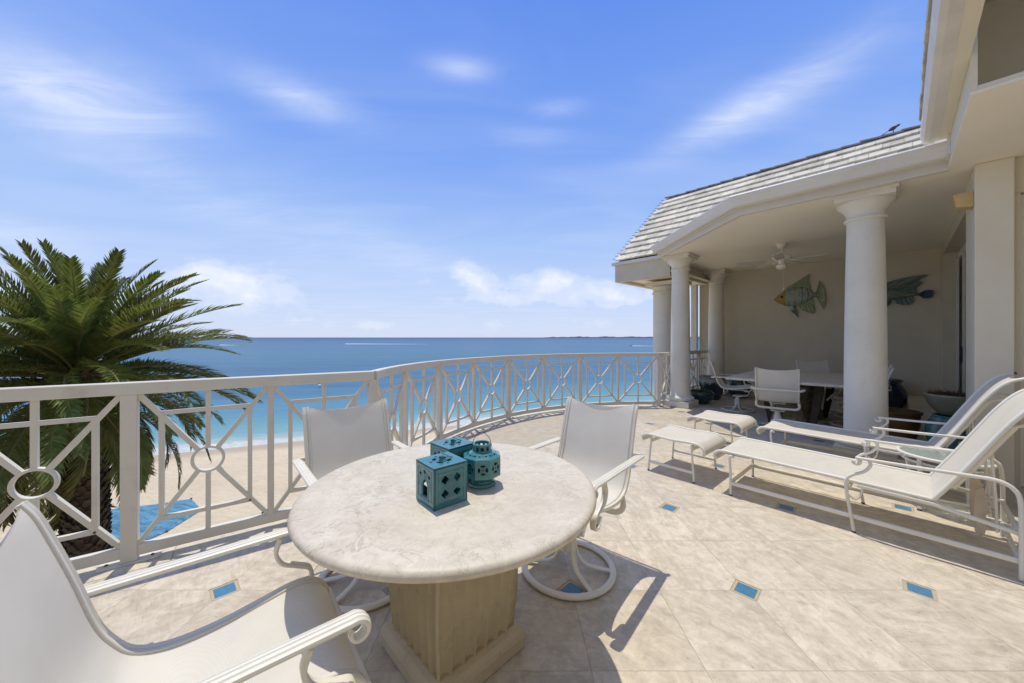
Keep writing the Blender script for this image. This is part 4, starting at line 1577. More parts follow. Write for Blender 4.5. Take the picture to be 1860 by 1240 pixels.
def fish1():
    P = ns(10.298, -1.52, 2.30)
    t = thing('wall_fish', 'green and blue striped metal fish with a yellow head hanging on the porch wall', 'fish sculpture', tuple(P), HROT, 'painted fish sculptures on the porch wall')
    top = [(-.46, -.01), (-.36, .09), (-.20, .205), (.02, .235), (.17, .19), (.27, .08), (.32, .045)]
    bot = [(-.46, -.035), (-.36, -.12), (-.20, -.205), (.02, -.20), (.17, -.14), (.27, -.03), (.32, -.01)]
    T = lambda u: interp(top, u); B = lambda u: interp(bot, u)
    mb = MB(); relief(mb, T, B, .11, -.22, .32, 30, 12)
    mb.build('body', M['fish_body'], t, smooth=60)
    mb = MB(); relief(mb, lambda u: T(u) * 1.0 + .004, lambda u: B(u) - .004, .116, -.46, -.225, 14, 12)
    h = mb.build('head', M['fish_head'], t, smooth=60)
    mb = MB(); mb.lathe([(.001, .02), (.02, .014), (.026, 0), (.02, -.01)], 12, mtx=Matrix.Translation((-.30, -.085, .02)) @ Matrix.Rotation(R(90), 4, 'X')); mb.build('eye', M['dark'], h, smooth=60)
    for u in (-.19, -.07, .05, .15):
        mb = MB()
        pts = []
        for j in range(9):
            v = j / 8
            zz = B(u) + (T(u) - B(u)) * v
            q = 1 - (2 * v - 1) ** 2
            pts.append((u + .03 * math.sin(v * 3.1), -(.10 * math.sqrt(q) * depthf(u) + .009), zz))
        mb.tube(pts, .007, 6); mb.build('stripe', M['fish_blue'], t, smooth=60)
    fin([(-.18, .20), (.0, .23), (.2, .15)], [(-.24, .22), (-.05, .33), (.08, .42), (.20, .49), (.17, .36), (.21, .18)], nr=9).build('dorsal_fin', M['fish_fin'], t)
    fin([(.30, .05), (.30, -.01)], [(.36, .33), (.41, .24), (.455, .05), (.46, -.15), (.43, -.33)], nr=9).build('tail_fin', M['fish_fin'], t)
    fin([(.02, -.19), (.24, -.07)], [(.0, -.22), (.10, -.33), (.27, -.39), (.27, -.25), (.25, -.08)], nr=8).build('anal_fin', M['fish_fin'], t)
    fin([(-.17, -.20), (-.06, -.19)], [(-.14, -.32), (-.07, -.38), (.0, -.48), (-.02, -.34), (-.05, -.2)], nr=4, y=-.04).build('pelvic_fin', M['fish_dark'], t)
    mb = MB(); mb.prism([(-.18, -.2), (-.09, -.2), (-.085, -.3), (-.15, -.31)], 0, .02, Matrix.Rotation(R(90), 4, 'X')); mb.build('pectoral_fin', M['fish_white'], t, loc=(0, -.05, 0))


def fish2():
    P = ns(10.298, -.12, 2.20)
    t = thing('wall_fish', 'dull teal flat metal fish on the wall half hidden behind the nearest column', 'fish sculpture', tuple(P), HROT, 'painted fish sculptures on the porch wall')
    top = [(-.45, .02), (-.25, .14), (.0, .16), (.2, .10), (.36, .03), (.42, .03)]
    bot = [(-.45, .0), (-.25, -.10), (.0, -.10), (.2, -.06), (.36, -.03), (.42, -.03)]
    mb = MB(); relief(mb, lambda u: interp(top, u), lambda u: interp(bot, u), .07, -.45, .40, 34, 10)
    mb.build('body', M['fish_dark'], t, smooth=60)
    for z in (-.03, .0, .04):
        mb = MB(); mb.tube([(-.1, -.085, z), (.1, -.082, z + .005), (.34, -.05, z * .4 + .005)], .006, 5); mb.build('stripe', M['fish_fin'], t)
    fin([(-.1, .16), (.36, .03)], [(-.05, .26), (.2, .33), (.52, .36), (.38, .26), (.45, .22), (.36, .12), (.38, .04)], nr=9).build('dorsal_fin', M['fish_dark'], t)
    fin([(.40, .02), (.40, -.02)], [(.48, .07), (.57, .06), (.58, .0), (.55, -.08), (.46, -.09)], nr=5).build('tail_fin', M['fish_blue'], t)
    fin([(.08, -.09), (.34, -.03)], [(.1, -.16), (.2, -.19), (.30, -.18), (.34, -.06)], nr=5).build('anal_fin', M['fish_dark'], t)
    fin([(-.12, -.10), (.04, -.10)], [(-.1, -.18), (-.02, -.21), (.02, -.16), (.05, -.1)], nr=4).build('pelvic_fin', M['fish_blue'], t)


fish1(); fish2()


# ------------------------------------------------------------------ pots
def pot(name, label, X, Y, prof, mat, z=0.0, rim=True, inner=.7, ribs=None, content=None, group='glazed garden pots on the porch'):
    t = thing(name, label, 'plant pot', (X, Y, z), 0, group)
    rt, ht = prof[-1]
    full = [(r, h) for r, h in prof] + [(rt - .018, ht + .004), (rt - .03, ht - .01), (rt - .035, ht - .05), (rt - .05, ht - .10)]
    pp = catmull([(r, 0, h) for r, h in full], 4)
    pr_ = [(max(.002, p.x), p.z) for p in pp]
    if ribs:
        new = []
        for r, h in pr_:
            new.append((r + ribs[1] * math.sin(h * ribs[0]), h))
        pr_ = new
    mb = MB(); mb.lathe(pr_, 36); mb.build('vessel', mat, t, smooth=60)
    mb = MB(); mb.lathe([(.001, ht - .05), (rt * .5, ht - .045), (rt - .036, ht - .055)], 24); mb.build('soil', M['soil'], t, smooth=60)
    return t


def tuft(t, mat, n, r, z0, hgt, spread, seed, width=.004, name='foliage'):
    rd = random.Random(seed); mb = MB()
    for k in range(n):
        a = rd.uniform(0, 6.28); q = r * math.sqrt(rd.random())
        x, y = q * math.cos(a), q * math.sin(a)
        h = hgt * rd.uniform(.4, 1.2); b = rd.uniform(0, 6.28); l = spread * rd.uniform(.2, 1)
        p0 = Vector((x, y, z0)); p1 = p0 + Vector((math.cos(b) * l * .4, math.sin(b) * l * .4, h * .7)); p2 = p0 + Vector((math.cos(b) * l, math.sin(b) * l, h))
        w = Vector((-math.sin(b), math.cos(b), 0)) * width
        mb.add([p0 - w, p0 + w, p1 + w, p1 - w, p2], [(0, 1, 2, 3), (3, 2, 4)])
    mb.build(name, mat, t, kind='stuff')


t = pot('planter_bowl', 'low dark green glazed bowl of short grass beside the bend column', 4.03, 7.62, [(.13, .0), (.17, .03), (.24, .12), (.265, .20), (.25, .25)], M['pot_green'])
tuft(t, M['grassy'], 260, .2, .20, .12, .12, 1)
t = pot('garden_pot', 'dark teal pot with a pale drip glazed rim behind the low grass bowl', 4.56, 8.15, [(.15, .0), (.19, .05), (.25, .22), (.285, .38), (.275, .46), (.29, .51)], M['pot_drip'])
tuft(t, M['grassy'], 60, .2, .46, .05, .1, 2)
t = pot('garden_pot', 'dark ribbed pot on the floor behind the side-on dining chair', 5.32, 8.35, [(.14, .0), (.2, .06), (.26, .2), (.25, .33), (.2, .41)], M['pot_green'], ribs=(95, .008))
t = pot('garden_pot', 'navy glazed round pot by the back wall right of the nearest column', 7.12, 6.80, [(.15, .0), (.2, .05), (.28, .22), (.28, .38), (.22, .50), (.2, .53), (.24, .60)], M['pot_blue'])
t = pot('garden_pot', 'large brown clay pot with a ridged collar behind the far lounger', 4.97, 4.62, [(.14, .0), (.17, .04), (.20, .2), (.215, .33), (.215, .40), (.24, .45)], M['pot_brown'], ribs=(150, .005))
t = pot('garden_pot', 'turquoise ribbed pot standing near the pillar under the bowl of dry plants', 5.05, 4.10, [(.12, .0), (.16, .05), (.195, .22), (.19, .38), (.15, .465), (.155, .49)], M['pot_aqua'], ribs=(170, .006))
t = pot('planter_bowl', 'wide olive glazed bowl of dry brown plants on the turquoise pot', 5.05, 4.10, [(.08, .0), (.11, .02), (.17, .10), (.205, .18), (.215, .235)], M['pot_olive'], z=.497)
tuft(t, M['dry'], 900, .17, .17, .10, .10, 3, .0022)
tuft(t, M['dry'], 7, .12, .17, .16, .40, 4, .002, name='long_stems')


# ------------------------------------------------------------------ sling chair
def strip_sling(mb, prof, w, sag=0.0, th=.004, nx=12, scoop=0.0, scoop_end=0.0):
    """fabric between side rails; prof = list of Vector(0,y,z)"""
    n = len(prof)
    top = []; bot = []
    for i, p in enumerate(prof):
        t = (prof[min(n - 1, i + 1)] - prof[max(0, i - 1)]).normalized()
        nrm = Vector((0, -t.z, t.y))
        if nrm.z < 0 and abs(nrm.z) > .2: nrm = -nrm
        for k in range(nx + 1):
            u = 2 * k / nx - 1
            d = sag * (1 - u * u) * math.sin(math.pi * min(1, max(0, i / (n - 1)))) ** .5
            q = Vector((u * w / 2, p.y, p.z)) - nrm * d
            e = max(0, 1 - i / 7.0) ** 2 * scoop - max(0, 1 - (n - 1 - i) / 7.0) ** 2 * scoop_end
            q = q + t * (e * (1 - u * u))
            top.append(q); bot.append(q - nrm * th)
    fs = []
    for i in range(n - 1):
        for k in range(nx):
            a = i * (nx + 1) + k
            fs.append((a, a + 1, a + nx + 2, a + nx + 1))
    m = len(top)
    fb = [tuple(q + m for q in f)[::-1] for f in fs]
    ed = []
    for i in range(n - 1):
        for k in (0, nx):
            a = i * (nx + 1) + k; b = a + nx + 1
            ed.append((a, b, b + m, a + m))
    for i in (0, n - 1):
        for k in range(nx):
            a = i * (nx + 1) + k
            ed.append((a, a + 1, a + 1 + m, a + m))
    mb.add(top, fs)


RIB = [(.024, -.006), (.026, .0), (.024, .005), (.0175, .008), (.014, .0045), (.0105, .0088), (.003, .0100), (0, .0062), (-.003, .0100), (-.0105, .0088), (-.014, .0045), (-.0175, .008), (-.024, .005), (-.026, 0), (-.024, -.006), (-.014, -.008), (.014, -.008)]
RAILP = [(.009, -.013), (.010, -.002), (.009, .003), (.005, .006), (.0025, .004), (-.0025, .004), (-.005, .006), (-.009, .003), (-.010, -.002), (-.009, -.013), (-.005, -.016), (.005, -.016)]


def spiral(c, r0, r1, a0, a1, n=14, x=0.0, x1=None):
    """spiral in the y-z plane about c=(y,z)"""
    out = []
    x1 = x if x1 is None else x1
    for i in range(n + 1):
        u = i / n
        a = a0 + (a1 - a0) * u; r = r0 + (r1 - r0) * u
        out.append(Vector((x + (x1 - x) * u, c[0] + r * math.cos(a), c[1] + r * math.sin(a))))
    return out


def make_chair(label):
    t = thing('swivel_chair', label, 'chair', (0, 0, 0), 0, 'white sling swivel chairs')
    prof = catmull([(0, -.434, .950), (0, -.412, .912), (0, -.388, .845), (0, -.348, .72), (0, -.308, .58), (0, -.275, .51), (0, -.23, .457), (0, -.15, .434), (0, -.04, .438), (0, .07, .458), (0, .16, .476), (0, .22, .474), (0, .265, .447), (0, .29, .405)], 5)
    W = .49
    mb = MB(); strip_sling(mb, prof, W, sag=.014, scoop=.038)
    sl_ = mb.build('sling', M['fabric'], t, smooth=60)
    for s in (-1, 1):
        mb = MB(); mb.sweep([Vector((s * .253, p.y, p.z)) for p in prof], RAILP, side=(1, 0, 0))
        mb.build('side_rail', M['white'], t, smooth=30)
        mb = MB(); mb.sweep([Vector((s * (W / 2 - .012), p.y, p.z + .001)) for p in prof], rect(.016, .009, .002), side=(1, 0, 0))
        mb.build('hem', M['piping'], sl_, smooth=50)
        # arm: from behind the back, round the corner, forward, curling down
        x = s * .30
        c = (.215, .622)
        arm = catmull([(s * .27, -.40, .660), (s * .30, -.405, .663), (s * .325, -.375, .664)], 4)
        arm += [Vector((x, -.30 + .06 * k, .664 + .001 * k)) for k in range(0, 9)]
        arm += spiral((.225, .640), .032, .012, R(90), R(-215), 16, x, x)
        mb = MB(); sc = [1.0] * len(arm)
        for i in range(16): sc[-16 + i] = 1.0 - .45 * i / 15
        mb.sweep(arm, RIB, side=(1, 0, 0)) if False else None
        # rounded back corner is its own tube so the ribbed bar keeps a clean profile
        bar = [Vector((x, -.37 + .06 * k, .646 + .0008 * k)) for k in range(0, 11)] + spiral((.245, .620), .035, .010, R(90), R(-215), 18, x, x)
        mb.sweep(bar, RIB, side=(1, 0, 0), sc=[1.0] * 11 + [1 - .5 * i / 18 for i in range(19)])
        am = mb.build('armrest', M['white'], t, smooth=24)
        # S shaped support
        sp_ = catmull([(x, .14, .634), (x, .125, .585), (x, .145, .54), (x, .19, .515), (x * .98, .235, .49), (x * .96, .235, .445), (x * .93, .205, .415), (x * .89, .15, .405), (x * .85, .10, .43)], 6)
        mb = MB(); mb.sweep(sp_, rect(.032, .013, .003), side=(1, 0, 0)); mb.build('arm_support', M['white'], t, smooth=50)
        mb = MB(); mb.lathe([(.012, 0), (.012, .012), (.004, .016), (.001, .016)], 8, mtx=Matrix.Translation((x * .95, .19, .425)) @ Matrix.Rotation(R(90), 4, 'Y')); mb.build('bolt', M['screw'], t)
        # spring loop
        sg = catmull([(s * .08, -.12, .412), (s * .08, .05, .420), (s * .08, .15, .402), (s * .08, .19, .350), (s * .08, .15, .295), (s * .08, .05, .285), (s * .07, -.06, .285)], 6)
        mb = MB(); mb.sweep(sg, rect(.038, .012, .003), side=(1, 0, 0)); mb.build('spring', M['white'], t, smooth=50)
    for (p, r) in (((0, prof[0].y, prof[0].z), .012), ((0, prof[-1].y + .0, prof[-1].z), .012)):
        mb = MB(); pts = [Vector((x_, p[1] + (.018 if p[2] > .6 else 0) * (1 - (x_ / .27) ** 2), p[2] - (.03 if p[2] > .6 else .0) * (1 - (x_ / .27) ** 2) ** 1)) for x_ in [-.245 + .49 * k / 12 for k in range(13)]]
        if p[2] < .6: mb.tube(pts, r, 8); mb.build('cross_bar', M['white'], t, smooth=50)
    bb = catmull([(-.300, -.345, .636), (-.300, -.375, .636), (-.288, -.398, .636), (-.255, -.405, .635), (-.1, -.400, .632), (.1, -.400, .632), (.255, -.405, .635), (.288, -.398, .636), (.300, -.375, .636), (.300, -.345, .636)], 5)
    mb = MB(); mb.sweep(bb, rect(.026, .012, .003), side=(0, 0, 1)); mb.build('back_bar', M['white'], t, smooth=50)
    # yoke under the seat
    mb = MB(); mb.sweep(catmull([(-.25, -.20, .445), (-.26, -.20, .385), (-.235, -.19, .345), (-.15, -.18, .335), (.15, -.18, .335), (.235, -.19, .345), (.26, -.20, .385), (.25, -.20, .445)], 6), rect(.014, .032, .003), side=(0, 1, 0)); mb.build('yoke', M['white'], t, smooth=50)
    mb = MB(); mb.box((0, -.01, .396), (.20, .20, .010)); mb.box((0, 0, .276), (.17, .17, .012)); mb.build('mount_plate', M['white'], t, bevel=.003)
    mb = MB(); mb.lathe([(.05, .12), (.048, .20), (.036, .215), (.036, .268)], 20); mb.build('swivel_post', M['white'], t, smooth=40)
    # ring base and four bowed legs
    mb = MB(); mb.sweep([(.262 * math.cos(k * math.pi / 28), .262 * math.sin(k * math.pi / 28), .018) for k in range(56)], [(a * 1.0, b) for a, b in rect(.036, .026, .008)], side=None, closed=True); mb.build('base_ring', M['white'], t, smooth=50)
    for k in range(4):
        a = (R(28), R(152), R(208), R(332))[k]
        ca, sa = math.cos(a), math.sin(a)
        pth = catmull([(.25 * ca, .25 * sa, .02), (.16 * ca, .16 * sa, .028), (.10 * ca, .10 * sa, .045), (.062 * ca, .062 * sa, .09), (.047 * ca, .047 * sa, .15), (.043 * ca, .043 * sa, .20)], 6)
        mb = MB(); mb.sweep(pth, rect(.03, .013, .004), side=(-sa, ca, 0)); mb.build('base_leg', M['white'], t, smooth=50)
    for k in range(8):
        a = k * math.pi / 4 + .3
        mb = MB(); mb.lathe([(.008, .0), (.008, .0055)], 6, c=(.262 * math.cos(a), .262 * math.sin(a), 0));
        if k % 2 == 0: mb.build('glide', M['rubber'], t)
    return t


def face(fx, fy): return math.atan2(-fx, fy)


chair = make_chair('white sling swivel chair in the left foreground with its seat towards the round table')


def set_chair(c, X, Y, fx, fy, tilt=0.0):
    c.location = (X, Y, 0); c.rotation_euler = (0, 0, face(fx, fy))


set_chair(chair, -.785, 1.01, .78, .625)
for (X, Y, fx, fy, lb) in [
    (-.825, 2.05, .64, -.77, 'white sling swivel chair between the railing and the round table'),
    (.335, 2.14, -.646, -.763, 'white sling swivel chair on the right side of the round table'),
    (4.08, 5.48, .62, .785, 'white sling swivel chair seen from behind at the front of the dining table'),
    (4.33, 6.85, .80, -.60, 'white sling swivel chair seen side-on at the left end of the dining table'),
    (5.86, 6.72, -.28, -.96, 'white sling swivel chair behind the dining table against the back wall'),
    (5.97, 6.2, -.68, .73, 'white sling swivel chair at the dining table mostly hidden behind the nearest column'),
    (5.36, 5.60, -.68, .73, 'white sling swivel chair whose curved back shows just right of the nearest column')]:
    c = copy_tree(chair, lb)
    set_chair(c, X, Y, fx, fy)


# ------------------------------------------------------------------ round table
def round_table():
    cx, cy = -.266, 1.60
    t = thing('round_table', 'round pale fossil stone table on a fluted square pedestal in the foreground', 'table', (cx, cy, 0), 0)
    r = .628
    pr_ = [(.001, .698), (r - .05, .698), (r - .022, .699), (r - .006, .707), (r, .719), (r - .004, .731), (r - .014, .738), (r - .03, .7405), (.001, .741)]
    mb = MB(); mb.lathe(pr_, 120); mb.build('tabletop', M['table'], t, smooth=60)
    # pedestal: square, flutes swelling outwards, wider base
    nf = 7
    def fluted(z, half):
        pts = []
        for side in range(4):
            a = R(45) + side * R(90)
            d = Vector((math.cos(a), math.sin(a))); w = Vector((-d.y, d.x))
            m = nf * 6
            for k in range(m):
                u = -1 + 2 * k / m
                f = (k % 6) / 6.0
                dep = -.020 * (1 - (2 * f - 1) ** 2) ** .8 if abs(u) < .93 else 0
                if k % 6 == 0: dep = .005
                corner = .02 * max(0, abs(u) - .93) / .07
                pts.append(d * (half + dep - corner) + w * (u * half * .995))
        return [Vector((p.x, p.y, z)) for p in pts]
    levels = [(.10, .200), (.16, .204), (.25, .212), (.35, .215), (.45, .209), (.55, .196), (.63, .186), (.69, .184)]
    rings = [fluted(z, h) for z, h in levels]
    k = len(rings[0]); vs = [p for r_ in rings for p in r_]; fs = []
    for i in range(len(rings) - 1):
        for a in range(k):
            b = (a + 1) % k
            fs.append((i * k + a, i * k + b, (i + 1) * k + b, (i + 1) * k + a))
    mb = MB(); mb.add(vs, fs); mb.build('pedestal', M['pedestal'], t, smooth=38)
    mb = MB()
    prof = [(.232, .0), (.234, .045), (.236, .06), (.232, .08), (.218, .095), (.198, .104)]
    vs = []; fs = []
    for (h, z) in prof:
        for (sx, sy) in ((1, 1), (-1, 1), (-1, -1), (1, -1)):
            vs.append(Matrix.Rotation(0, 3, 'Z') @ Vector((sx * h, sy * h, z)))
    vs = [Matrix.Rotation(R(45), 3, 'Z') @ v for v in vs]
    for i in range(len(prof) - 1):
        for a in range(4): fs.append((i * 4 + a, i * 4 + (a + 1) % 4, (i + 1) * 4 + (a + 1) % 4, (i + 1) * 4 + a))
    fs.append((0, 1, 2, 3)); fs.append(tuple(range(len(vs) - 4, len(vs))))
    mb.add(vs, fs); mb.build('plinth', M['pedestal'], t, bevel=.012)
    t.rotation_euler = (0, 0, R(-1))


round_table()


# ------------------------------------------------------------------ lanterns (cut openings, hollow)
def shape_quatrefoil(r, n=28):
    out = []
    for k in range(n):
        a = 2 * math.pi * k / n
        rr = r * (.62 + .38 * abs(math.cos(2 * a)))
        out.append((rr * math.cos(a), rr * math.sin(a)))
    return out


def shape_arch(w, h):
    o = [(-w, -h), (w, -h), (w, h * .15)]
    o += [(w * .72, h * .55), (w * .35, h * .78), (0, h), (-w * .35, h * .78), (-w * .72, h * .55), (-w, h * .15)]
    return o


def shape_lens(a, b, n=12, rot=0.0):
    out = []
    for k in range(n):
        t_ = 2 * math.pi * k / n
        x, y = a * math.cos(t_), b * math.sin(t_) * abs(math.sin(t_)) ** .3
        out.append((x * math.cos(rot) - y * math.sin(rot), x * math.sin(rot) + y * math.cos(rot)))
    return out


def panel_with_holes(outline, holes, th, mtx):
    """flat plate with real openings: a filled 2D curve turned into mesh data"""
    cu = bpy.data.curves.new('tmp', 'CURVE'); cu.dimensions = '2D'; cu.fill_mode = 'BOTH'; cu.extrude = th / 2
    for loop in [outline] + holes:
        s = cu.splines.new('POLY'); s.points.add(len(loop) - 1)
        for i, p in enumerate(loop): s.points[i].co = (p[0], p[1], 0, 1)
        s.use_cyclic_u = True
    ob = bpy.data.objects.new('tmp', cu)
    dg = bpy.context.evaluated_depsgraph_get()
    COL.objects.link(ob)
    bpy.context.view_layer.update()
    dg = bpy.context.evaluated_depsgraph_get()
    me = bpy.data.meshes.new_from_object(ob.evaluated_get(dg))
    bpy.data.objects.remove(ob); bpy.data.curves.remove(cu)
    vs = [mtx @ v.co for v in me.vertices]; fs = [tuple(p.vertices) for p in me.polygons]
    bpy.data.meshes.remove(me)
    return vs, fs


def outline_ridge(loop, r, mtx, mb):
    mb.sweep([mtx @ Vector((p[0], p[1], 0)) for p in loop], circ(r, 5), closed=True)


def cube_lantern(label, X, Y, rz, S=.146, H=.156, top_z=.741):
    t = thing('cube_lantern', label, 'lantern', (X, Y, top_z), rz, 'turquoise ceramic lanterns on the round table')
    hs = S / 2; th = .008
    mb = MB(); orn = MB()
    # quatrefoil sides and arch sides
    for k in range(4):
        M4 = Matrix.Rotation(R(90 * k), 4, 'Z') @ Matrix.Translation((0, -hs + th / 2, H / 2)) @ Matrix.Rotation(R(90), 4, 'X')
        out = [(-hs, -H / 2), (hs, -H / 2), (hs, H / 2), (-hs, H / 2)]
        if k % 2 == 0:
            holes = [[(p[0] + cx, p[1] + cy) for p in shape_quatrefoil(.0165)] for cx in (-.0265, .0265) for cy in (-.0265, .0265)]
            vs, fs = panel_with_holes(out, holes, th, M4)
            Mo = M4 @ Matrix.Translation((0, 0, th / 2))
            for cx in (-.0265, .0265):
                for cy in (-.0265, .0265):
                    outline_ridge([(p[0] + cx, p[1] + cy) for p in shape_quatrefoil(.0255, 32)], .0016, Mo, orn)
            q = .056
            outline_ridge([(-q, -q), (q, -q), (q, q), (-q, q)], .0016, Mo, orn)
        else:
            holes = [[(p[0], p[1] - .012) for p in shape_arch(.021, .036)]]
            for (cx, cy) in ((-.035, .035), (.035, .035), (0, .048)):
                holes.append([(p[0] + cx, p[1] + cy) for p in shape_quatrefoil(.009, 16)])
            vs, fs = panel_with_holes(out, holes, th, M4)
            Mo = M4 @ Matrix.Translation((0, 0, th / 2))
            outline_ridge([(p[0], p[1] - .012) for p in shape_arch(.029, .046)], .0016, Mo, orn)
            q = .052
            outline_ridge([(-q, -q), (q, -q), (q, q + .006), (0, q + .012), (-q, q + .006)], .0016, Mo, orn)
            for s in (-1, 1): orn.tube([Mo @ Vector((s * .05, -.02, 0)), Mo @ Vector((s * .03, .03, 0)), Mo @ Vector((s * .01, .05, 0))], .0014, 5)
        mb.add(vs, fs)
    body = mb.build('body', M['teal'], t, smooth=30)
    orn.build('relief', M['teal'], t, smooth=60)
    M4 = Matrix.Translation((0, 0, H - th / 2 + .001))
    holes = []
    for a in range(4):
        an = R(45 + 90 * a)
        holes.append([(p[0] + .03 * math.cos(an), p[1] + .03 * math.sin(an)) for p in shape_lens(.014, .008, 12, an + R(90))])
        an = R(90 * a)
        holes.append([(p[0] + .048 * math.cos(an), p[1] + .048 * math.sin(an)) for p in shape_quatrefoil(.006, 16)])
    vs, fs = panel_with_holes([(-hs, -hs), (hs, -hs), (hs, hs), (-hs, hs)], holes, th, M4)
    mb = MB(); mb.add(vs, fs); mb.build('lid', M['teal'], t, smooth=30)
    mb = MB(); mb.box((0, 0, .003), (S - .004, S - .004, .005)); mb.build('base', M['teal'], t)
    mb = MB(); mb.lathe([(.012, 0), (.010, .006), (.013, .014), (.011, .017), (.001, .018)], 4, c=(0, 0, H + .001)); mb.build('knob', M['teal'], t)
    mb = MB(); mb.tube([Vector((.018 + .018 * math.cos(k * math.pi / 8), -.012 + .014 * math.sin(k * math.pi / 8), H + .006 + .003 * math.sin(k))) for k in range(16)], .0011, 5, closed=True)
    mb.tube(catmull([(0, 0, H + .012), (.012, .012, H + .02), (.03, .012, H + .01), (.04, -.01, H + .004)], 5), .0011, 5)
    mb.build('wire_loop', M['black'], t, smooth=60)
    return t


cube_lantern('square turquoise ceramic lantern in front with quatrefoil and arch openings', -.280, 1.418, R(41))
cube_lantern('square turquoise ceramic lantern partly hidden behind the other square one', -.275, 1.655, R(46))


def oct_lantern():
    t = thing('round_lantern', 'eight sided turquoise ceramic lantern with a collar and a wire handle', 'lantern', (-.132, 1.565, .741), R(8), 'turquoise ceramic lanterns on the round table')
    Rr = .078
    mb = MB(); orn = MB()
    side = 2 * Rr * math.tan(R(22.5))
    z0, z1 = .048, .128
    for k in range(8):
        M4 = Matrix.Rotation(R(45 * k), 4, 'Z') @ Matrix.Translation((0, -Rr + .003, (z0 + z1) / 2)) @ Matrix.Rotation(R(90), 4, 'X')
        w = side / 2; h = (z1 - z0) / 2
        holes = []
        for q in range(4):
            a = R(90 * q)
            holes.append([(p[0] + .0165 * math.cos(a), p[1] + .0165 * math.sin(a)) for p in shape_lens(.0105, .0052, 12, a + R(90))])
        holes.append([(.003 * math.cos(a_), .003 * math.sin(a_)) for a_ in [i * math.pi / 4 for i in range(8)]])
        vs, fs = panel_with_holes([(-w, -h), (w, -h), (w, h), (-w, h)], holes, .006, M4)
        mb.add(vs, fs)
        Mo = M4 @ Matrix.Translation((0, 0, .003))
        outline_ridge([(.0245 * math.cos(a_), .0245 * math.sin(a_)) for a_ in [i * math.pi / 10 for i in range(20)]], .0012, Mo, orn)
    mb.build('body', M['teal'], t, smooth=30)
    orn.build('relief', M['teal'], t, smooth=60)
    ro = Rr / math.cos(R(22.5))
    rot = R(22.5 + 90 - 90)
    # sloped shoulder with openings
    mb = MB()
    for k in range(8):
        a0, a1 = R(45 * k - 90 - 22.5), R(45 * k - 90 + 22.5)
        lo = [Vector((ro * math.cos(a), ro * math.sin(a), z1)) for a in (a0, a1)]
        hi = [Vector((.040 * math.cos(a), .040 * math.sin(a), .148)) for a in (a0, a1)]
        xd = (lo[1] - lo[0]).normalized(); mid0 = (lo[0] + lo[1]) / 2; mid1 = (hi[0] + hi[1]) / 2
        yd = (mid1 - mid0); L = yd.length; yd.normalize(); zd = xd.cross(yd)
        M4 = Matrix(((xd.x, yd.x, zd.x, mid0.x), (xd.y, yd.y, zd.y, mid0.y), (xd.z, yd.z, zd.z, mid0.z), (0, 0, 0, 1)))
        w0 = (lo[1] - lo[0]).length / 2; w1 = (hi[1] - hi[0]).length / 2
        holes = [[(p[0] + s * .014, p[1] + L * .45) for p in shape_lens(.0065, .0034, 10, s * R(35))] for s in (-1, 1)]
        vs, fs = panel_with_holes([(-w0, 0), (w0, 0), (w1, L), (-w1, L)], holes, .005, M4)
        mb.add(vs, fs)
        lo2 = [Vector((ro * math.cos(a), ro * math.sin(a), z0)) for a in (a0, a1)]
        hi2 = [Vector((.05 * math.cos(a), .05 * math.sin(a), .026)) for a in (a0, a1)]
        mb.add([lo2[0], lo2[1], hi2[1], hi2[0]], [(0, 1, 2, 3)])
    mb.build('shoulder', M['teal'], t, smooth=30)
    mb = MB()
    mb.lathe([(.056, 0), (.060, .004), (.059, .014), (.053, .018), (.050, .027), (.044, .027), (.047, .016), (.05, .004)], 32, closed=True); mb.build('foot', M['teal'], t, smooth=50)
    mb = MB()
    mb.lathe([(.040, .146), (.040, .153), (.034, .153), (.034, .146)], 28, closed=True)
    mb.lathe([(.036, .168), (.041, .171), (.041, .179), (.036, .183), (.031, .181), (.030, .170)], 28, closed=True)
    for k in range(10):
        a = 2 * math.pi * k / 10
        mb.box((.036, 0, .161), (.006, .010, .018), Matrix.Rotation(a, 4, 'Z'))
    mb.build('collar', M['teal'], t, smooth=50)
    mb = MB()
    hd = catmull([(-.044, 0, .135), (-.043, 0, .165), (-.034, 0, .200), (-.014, 0, .222), (-.002, 0, .232), (0, 0, .237), (.002, 0, .232), (.014, 0, .222), (.034, 0, .200), (.043, 0, .165), (.044, 0, .145)], 4)
    mb.tube([Matrix.Rotation(R(-8), 4, 'Z') @ p for p in hd], .0013, 5); mb.build('wire_handle', M['black'], t, smooth=60)


oct_lantern()


# ------------------------------------------------------------------ loungers and ottomans
BD = Vector((.662, -.75)).normalized(); WD = Vector((.742, .67)).normalized()
LROT = math.atan2(-BD.x, BD.y)


